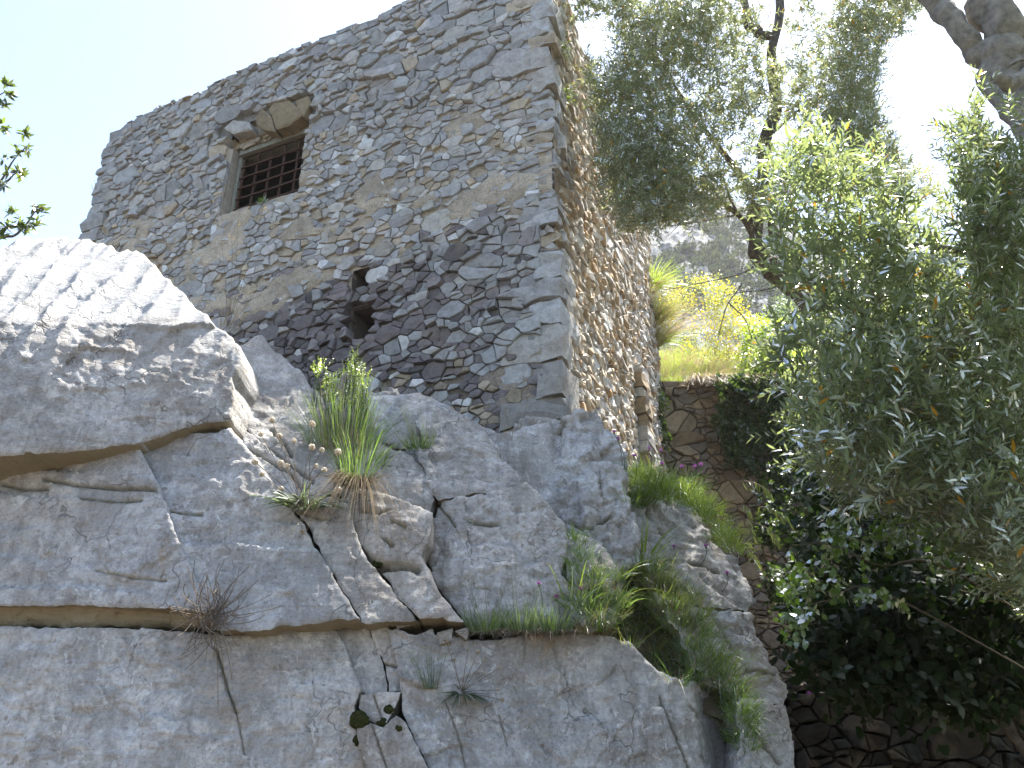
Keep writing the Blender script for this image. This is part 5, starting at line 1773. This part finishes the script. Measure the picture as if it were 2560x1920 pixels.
# rosette with fluffy seed heads
b = hitn(302, 505)
e, _ = tuft('seedhead_plant', 'dark green rosette with pale fluffy seed heads on thin stems', 'plant', b, [
    ('leaves', M_GREY, dict(n=140, h=0.30, spread=1.5, width=0.016, droop=0.55, rad=0.10, tone=0.22, up=0.6, lean=(0.0, -0.5, 0)))])
for x, y in [(261, 434), (279, 436), (294, 441), (312, 447), (322, 450), (312, 424), (262, 474), (281, 463), (287, 466), (281, 489), (316, 466), (324, 470), (338, 452), (338, 490), (359, 491), (302, 532), (255, 462), (272, 420)]:
    hc = near(b, x, y, -0.12 + g.uniform(-0.05, 0.1))
    rad = g.uniform(0.019, 0.028)
    V, F, T = fluff_head(hc, rad, g)
    mk('seed_head', V, F, M_FLUFF, e, TN(T))
    V, F = wire(b + g.normal(0, 0.03, 3), hc, np.array((0, -0.05, 0.0)), 0.0022)
    mk('stem', V, F, M_DEADTWIG, e)

# dry hanging clump beside it
b = hitn(356, 484, 14)
tuft('grass_tuft', 'dry straw clump hanging down the rock below the tall herb', 'grass', b, [
    ('dry_blades', M_DULL, dict(n=300, h=0.55, spread=0.7, width=0.006, droop=1.7, rad=0.10, tone=0.4, up=0.75, lean=(0.0, -0.55, 0))),
    ('green_blades', M_GRASS, dict(n=120, h=0.55, spread=0.5, width=0.006, droop=0.25, rad=0.12, tone=0.4))])
b = hit(420, 447)
tuft('grass_tuft', 'small green cushion in the notch right of the tall herb', 'grass', b, [('blades', M_GRASS, dict(n=170, h=0.16, spread=1.0, width=0.006, droop=0.2, rad=0.10, tone=0.35)), ('fine_stems', M_BROOM, dict(n=90, h=0.42, spread=0.7, width=0.003, droop=0.05, rad=0.14, tone=0.6, lean=(-0.3, 0, 0)))])
# dead twigs in the joint on the left
b = hitn(212, 616, 12)
e = empty('dead_shrub', b, 'dead grey brown twigs tangled in the joint below the left block', 'plant')
parts = []
for k in range(85):
    d = unit(g.normal(size=3) * np.array((0.9, 0.5, 0.9)) + np.array((0.15, -0.75, 0.1)))
    a = b + g.normal(0, 0.05, 3)
    L = g.uniform(0.15, 0.36)
    t = a + d * L
    parts.append(wire(a, t, g.normal(0, 0.03, 3) + np.array((0, 0, -0.02)), 0.0022, 6))
for x, y in [(258, 580), (272, 594), (282, 606), (233, 590), (218, 600), (246, 587), (206, 572)]:
    parts.append(wire(b, near(b, x, y, -0.15), (0, 0, -0.02), 0.0024, 6))
V, F = join(parts)
mk('twigs', V, F, M_DEADTWIG, e)
for x, y in [(225, 690), (218, 705), (205, 662), (214, 660), (232, 680)]:
    V, F = wire(b, near(b, x, y, -0.1), (0.02, -0.05, 0.05), 0.0018, 8)
    mk('hanging_stem', V, F, M_DRY, e)
# tuft at the middle ledge
b = hit(500, 632)
for i, (x, lab) in enumerate([(486, 'grey green ledge tuft nearest the middle crack'), (522, 'ledge tuft with tall bare stalks in the centre of the rock'), (552, 'ledge tuft at the right end of the middle ledge, under two purple flowers')]):
    b = hitn(x, 630, 6)
    tuft('grass_tuft', lab, 'grass', b, [('blades', M_GREY, dict(n=230, h=0.26, spread=0.8, width=0.006, droop=0.2, rad=0.14, tone=0.42)), ('green_blades', M_GRASS, dict(n=90, h=0.2, spread=0.8, width=0.006, droop=0.2, rad=0.13, tone=0.5)),
                                          ('dry_blades', M_DEADTWIG, dict(n=90, h=0.16, spread=1.0, width=0.005, droop=0.9, rad=0.14, tone=0.3, up=0.3, lean=(0, -0.4, 0))),
                                          ('stalks', M_GREY, dict(n=26, h=0.55, spread=0.3, width=0.0035, droop=0.03, rad=0.12, tone=0.4))])
# fine sprig and dandelion-like plant on the lower slab
b = hit(428, 686)
tuft('grass_tuft', 'wispy grey tuft on the lower slab beside the cracked blocks', 'grass', b, [('blades', M_GREY, dict(n=80, h=0.30, spread=0.5, width=0.004, droop=0.06, rad=0.06, tone=0.5, lean=(-0.2, -0.1, 0))), ('dry_blades', M_DRY, dict(n=40, h=0.15, spread=0.8, width=0.004, droop=0.4, rad=0.06, tone=0.3))])
b = hit(462, 692)
e, _ = tuft('seedhead_plant', 'small dark rosette with withered seed heads on the lower slab', 'plant', b, [('leaves', M_GREY, dict(n=90, h=0.20, spread=1.1, width=0.012, droop=0.8, rad=0.04, tone=0.15, up=0.3, lean=(0.15, -0.5, -0.1)))])
for x, y in [(446, 640), (454, 660), (468, 650), (485, 660), (478, 652), (500, 668), (498, 690), (502, 700), (484, 674)]:
    hc = near(b, x, y, -0.08)
    V, F = wire(b, hc, (0, -0.04, 0), 0.002)
    mk('stem', V, F, M_DEADTWIG, e)
    V, F, T = fluff_head(hc, g.uniform(0.010, 0.018), g)
    mk('seed_head', V, F, M_FLUFF, e, TN(T))
b = hit(735, 740)
tuft('grass_tuft', 'dark tuft low on the right edge of the big lower slab', 'grass', b, [('blades', M_GRASS, dict(n=110, h=0.22, spread=0.9, width=0.006, droop=0.3, rad=0.06, tone=0.2))])

# the grass that fills the gully between the blocks
def fill(poly, n, blades, h, mat, name, lab, tone, seed, droop=0.3, Y=6.4, lean=(0, -0.15, 0), w=0.007):
    p = sample_poly(poly, n, g, hs=16, cut=-0.4, seed=seed)
    fr = [tuft_arrays(hit(q[0], q[1], Y), blades, h * g.uniform(0.6, 1.4), 1.05, w, g, droop * g.uniform(0.6, 1.8), 1.0, 0.07, tone, 4, lean) for q in p]
    V, F = join([(a[0], a[1]) for a in fr])
    return kind(mk(name, V, F, mat, None, TN(np.concatenate([a[2] for a in fr]))), 'stuff', lab)


GP = [(570, 600), (588, 575), (620, 570), (640, 558), (668, 580), (700, 610), (725, 655), (745, 700), (720, 694), (690, 690), (664, 676), (640, 652), (612, 636), (580, 634)]
fill(GP, 300, 13, 0.26, M_GRASS, 'grass', 'green grass filling the gully between the rock blocks', 0.5, 60, 0.45, w=0.0055)
fill(GP, 130, 9, 0.30, M_BROOM, 'tall_grass', 'taller yellow green grass scattered in the gully', 0.5, 67, 0.35, w=0.005)
fill(GP, 110, 12, 0.22, M_DRY, 'dry_grass', 'dry grass mixed into the gully between the rock blocks', 0.35, 61, 0.7, w=0.005)
fill([(566, 530), (580, 536), (600, 575), (612, 600), (590, 615), (572, 605)], 70, 12, 0.2, M_GRASS, 'grass', 'soft green grass beside the central block', 0.5, 62, 0.4, w=0.005)
fill([(624, 468), (650, 470), (690, 484), (706, 498), (728, 530), (742, 556), (730, 556), (708, 524), (690, 502), (650, 502), (630, 508)], 200, 14, 0.22, M_SUNNY, 'grass', 'sunlit grass along the crest of the right blocks', 0.5, 63, 0.5, 6.8, w=0.0055)
fill([(624, 468), (650, 472), (690, 486), (712, 510), (690, 506), (650, 506), (630, 512)], 90, 12, 0.3, M_GRASS, 'tall_grass', 'green grass under the foot of the tower corner', 0.5, 64, 0.3, 7.0, w=0.005)
fill([(640, 556), (655, 552), (672, 580), (694, 604), (676, 614), (648, 604)], 90, 14, 0.26, M_BROOM, 'grass', 'yellowish grass hanging between the right blocks', 0.45, 65, 0.6, w=0.005)
fill([(712, 668), (740, 690), (752, 704), (750, 752), (740, 745), (728, 705)], 90, 12, 0.2, M_GRASS, 'grass', 'grass edging the right side of the lower slab', 0.45, 66, 0.6, w=0.005)
fill([(480, 626), (560, 624), (566, 634), (480, 634)], 60, 12, 0.13, M_GRASS, 'grass', 'short grass along the middle ledge', 0.45, 68, 0.5, w=0.005)
for i, (x, y, dx, lab) in enumerate([(575, 600, 0.1, 'long bright blades leaning out beside the central block'), (648, 552, 0.4, 'single broad bright blades in front of the dark notch')]):
    tuft('grass_tuft', lab, 'grass', hit(x, y), [('blades', M_SUNNY, dict(n=14, h=0.4, spread=0.7, width=0.012, droop=0.25, rad=0.08, tone=0.6, lean=(dx, -0.2, 0)))])

# wild oats nodding over the dark hollow
b = hit(712, 505, 6.8)
e = empty('wild_oats', b, 'wild oats nodding over the hollow right of the rock', 'plant')
for q in [[(712, 505), (730, 484), (752, 482), (770, 492)], [(714, 512), (740, 506), (768, 508), (786, 522)], [(716, 516), (744, 520), (770, 530), (778, 545)], [(712, 508), (735, 500), (748, 512), (752, 535)], [(714, 515), (738, 530), (748, 548), (756, 560)]]:
    pts = spline([near(b, x, y, -0.1 - 0.1 * k) for k, (x, y) in enumerate(q)], 12)
    V, F = tube(pts, np.linspace(0.0045, 0.0025, 12), 4, False)
    mk('stem', V, F, M_DRY, e)
    n = 16
    sp = pts[g.integers(6, 12, n)] + g.normal(0, 0.012, (n, 3))
    V, F, T = leaves(sp, unit(np.tile((0.25, -0.1, -1.0), (n, 1)) + g.normal(0, 0.25, (n, 3))), unit(g.normal(size=(n, 3))), g.uniform(0.06, 0.10, n), np.full(n, 0.020), np.full(n, 0.6))
    mk('spikelets', V, F, M_BROOM, e, TN(T))

# dry stalks against the tower foot
for i, (x, y, tips, lab) in enumerate([(225, 318, [(217, 205), (238, 225), (262, 212), (256, 290), (244, 250), (232, 240)], 'dry stalks rising behind the big block before the dark masonry'),
                                       (512, 440, [(528, 395), (505, 412), (520, 428)], 'thin dry stalks in the hollow at the foot of the tower')]):
    b = hit(x, y, 7.0) + np.array((0, 0.1, -0.05))
    e, _ = tuft('grass_tuft', lab, 'grass', b, [('blades', M_DRY, dict(n=60, h=0.35, spread=0.5, width=0.004, droop=0.15, rad=0.10, tone=0.45, lean=(0.2, 0, 0)))])
    for tx, ty in tips:
        V, F = wire(b, near(b, tx, ty, 0.05), (0.02, 0, 0.0), 0.0018, 8)
        mk('stem', V, F, M_DRY, e)
    nn = len(tips) * 5
    sp = np.repeat(np.array([near(b, tx, ty, 0.05) for tx, ty in tips]), 5, 0) + g.normal(0, 0.02, (nn, 3))
    V, F, T = leaves(sp, unit(np.tile((0.3, 0, 0.8), (nn, 1)) + g.normal(0, 0.2, (nn, 3))), unit(g.normal(size=(nn, 3))), np.full(nn, 0.05), np.full(nn, 0.009), np.full(nn, 0.5))
    kind(mk('ears', V, F, M_DRY, e, TN(T)), 'stuff')
# plants growing out of the masonry
for x, y, n, h, lab, mat in [(262, 202, 60, 0.16, 'small green plant on the window sill of the tower', M_SUNNY), (660 / 1, 388, 0, 0, '', None)]:
    if n:
        u_, v_ = uvf(x, y)
        b = mpf(u_, v_, -0.02)
        tuft('sill_plant', lab, 'plant', b, [('leaves', mat, dict(n=n, h=h, spread=1.0, width=0.02, droop=0.5, rad=0.08, tone=0.4))])
for x, y, lab in [(556, 50, 'upper green spray sprouting from the sunlit side of the tower'), (562, 95, 'lower green spray sprouting from the sunlit side of the tower')]:
    u_, v_ = uvr(x, y)
    b = mpr(u_, v_, 0.03)
    e = empty('wall_plant', b, lab, 'plant')
    n = 26
    (V, F, T), ax = sprigs(np.tile(b, (n, 1)) + g.normal(0, 0.05, (n, 3)), g.normal(0, 0.35, (n, 3)) + np.array((0.5, -0.35, -0.1)), g.uniform(0.12, 0.35, n), 5, 0.06, 0.014, g, 0.35, 0.8, 0.6)
    mk('leaves', V, F, M_SUNNY, e, TN(T))
    sv, sf = shoots(*ax, 0.002)
    mk('stems', sv, sf, M_TWIG, e)
for i, (x, y, lab) in enumerate([(176, 125, 'tiny grass wisp on the top edge of the tower, left of the window'), (96, 190, 'tiny grass wisp on the outer left corner of the tower')]):
    u_, v_ = uvf(x, y)
    tuft('grass_tuft', lab, 'grass', mpf(min(u_, LEN_F - 0.05), v_, 0.02), [('blades', M_DRY, dict(n=14, h=0.4, spread=0.4, width=0.006, droop=0.1, rad=0.06, tone=0.4, lean=(-0.3, 0, 0)))])

# purple knapweed, each plant its own
KN = [(614, 432, 622, 466, 'at the foot of the sunlit tower wall, topmost of all'), (618, 439, 624, 470, 'just below the topmost one by the tower foot'),
      (649, 449, 648, 482, 'tall, standing against the warm wall stones'), (661, 451, 656, 484, 'tall, right beside the one against the warm wall stones'),
      (634, 456, 634, 484, 'short, in the grass left of the tall pair'), (662, 464, 660, 486, 'directly below the tall pair'),
      (695, 467, 690, 490, 'left flower of the close pair above the right block'), (701, 465, 692, 491, 'right flower of the close pair above the right block'),
      (682, 467, 680, 490, 'pale, left of the close pair'), (706, 546, 700, 566, 'on the bare face of the right block'),
      (674, 547, 670, 566, 'small, beside the dark notch'), (727, 573, 722, 592, 'on the sunlit lower edge of the right block'),
      (581, 589, 588, 618, 'in the grass right of the central block'), (557, 597, 556, 626, 'above the right end of the middle ledge'),
      (539, 584, 540, 624, 'dark, on the tallest stalk of the middle ledge'), (583, 628, 590, 634, 'large and bright, lying on the rim of the lower slab'),
      (809, 694, 790, 700, 'low, reaching out over the dark hollow')]
for x, y, bx_, by_, lab in KN:
    b = hit(bx_, by_, 6.6)
    hc = near(b, x, y, -0.06)
    e = empty('knapweed', b, 'purple knapweed ' + lab, 'flower', 'purple knapweed on the rock')
    V, F = wire(b, hc - np.array((0, 0, 0.015)), (0.02, -0.02, 0), 0.0022)
    mk('stem', V, F, M_GRASS, e)
    n = 46
    th = g.uniform(0, 2 * math.pi, n)
    el = g.uniform(0.15, 1.3, n)
    d = np.stack([np.cos(th) * np.cos(el), np.sin(th) * np.cos(el), np.sin(el)], -1)
    R0 = 0.030 if 'large' in lab else 0.023
    V, F, T = leaves(np.tile(hc, (n, 1)), d, unit(g.normal(size=(n, 3))), np.full(n, R0) * g.uniform(0.8, 1.1, n), np.full(n, 0.010), np.clip(g.normal(0.5, 0.25, n), 0, 0.94))
    mk('flower_head', V, F, M_PURPLE, e, TN(T))
    V, F = tube([hc - np.array((0, 0, 0.022)), hc - np.array((0, 0, 0.012)), hc], [0.004, 0.009, 0.006], 6)
    mk('bud_cup', V, F, M_DEADTWIG, e)

# moss cushions in the cracks
for x, y, r, lab in [(359, 720, 0.085, 'largest dark moss cushion among the cracked blocks'), (382, 724, 0.060, 'round moss cushion right of the largest one'), (389, 710, 0.050, 'moss cushion topmost in the cracked blocks'),
                     (399, 728, 0.055, 'narrow moss cushion rightmost in the cracked blocks'), (357, 741, 0.055, 'oval moss cushion lowest in the cracked blocks'), (378, 563, 0.06, 'olive moss under the notch of the middle block'), (338, 496, 0.04, 'moss below the dry straw clump')]:
    r *= 0.68
    c = hit(x, y) + np.array((0, 0.01, 0))
    nu, nv2 = 22, 14
    U, W = np.meshgrid(np.linspace(0, 2 * math.pi, nu, endpoint=False), np.linspace(0.02, math.pi - 0.02, nv2), indexing='ij')
    dirs = np.stack([np.sin(W) * np.cos(U), np.cos(W) * 1.0, np.sin(W) * np.sin(U)], -1)
    q = dirs * np.array((1.0, 0.55, 1.1 if 'narrow' in lab else 0.9)) * (0.7 if 'narrow' in lab else 1.0)
    V = c + q * r * (1 + 0.35 * fbm(dirs * 1.0 + x, 0.7, 3, 3) + 0.22 * fbm(dirs + x, 0.16, 2, 5))[..., None]
    ix = np.arange(nu * nv2).reshape(nu, nv2)
    Q = np.stack([ix, np.roll(ix, -1, 0), np.roll(np.roll(ix, -1, 0), -1, 1), np.roll(ix, -1, 1)], -1)[:, :-1].reshape(-1, 4)
    tag(mk('moss_cushion', V.reshape(-1, 3), [Q], M_MOSS, None, None, True, loc=c), lab, 'moss', 'moss cushions in the rock cracks')

# ------------------------------------------------------------------ the air
hm = bpy.data.materials.new('air_haze')
hm.use_nodes = True
ht = hm.node_tree
ht.nodes.clear()
ho = ht.nodes.new('ShaderNodeOutputMaterial')
hv = ht.nodes.new('ShaderNodeVolumePrincipled')
hv.inputs['Color'].default_value = (0.93, 0.96, 1.0, 1)
hv.inputs['Density'].default_value = HAZE
hv.inputs['Anisotropy'].default_value = 0.25
ht.links.new(hv.outputs[0], ho.inputs['Volume'])
lo, hi = np.array((-345.0, -150.0, -1.5)), np.array((345.0, 345.0, 200.0))
V = np.array([[(lo, hi)[i][0], (lo, hi)[j][1], (lo, hi)[k][2]] for i in (0, 1) for j in (0, 1) for k in (0, 1)])
F = np.array([[0, 1, 3, 2], [4, 6, 7, 5], [0, 4, 5, 1], [2, 3, 7, 6], [0, 2, 6, 4], [1, 5, 7, 3]])
kind(mk('haze', V, [F], hm), 'stuff', 'thin sunlit haze in the air over the whole slope')
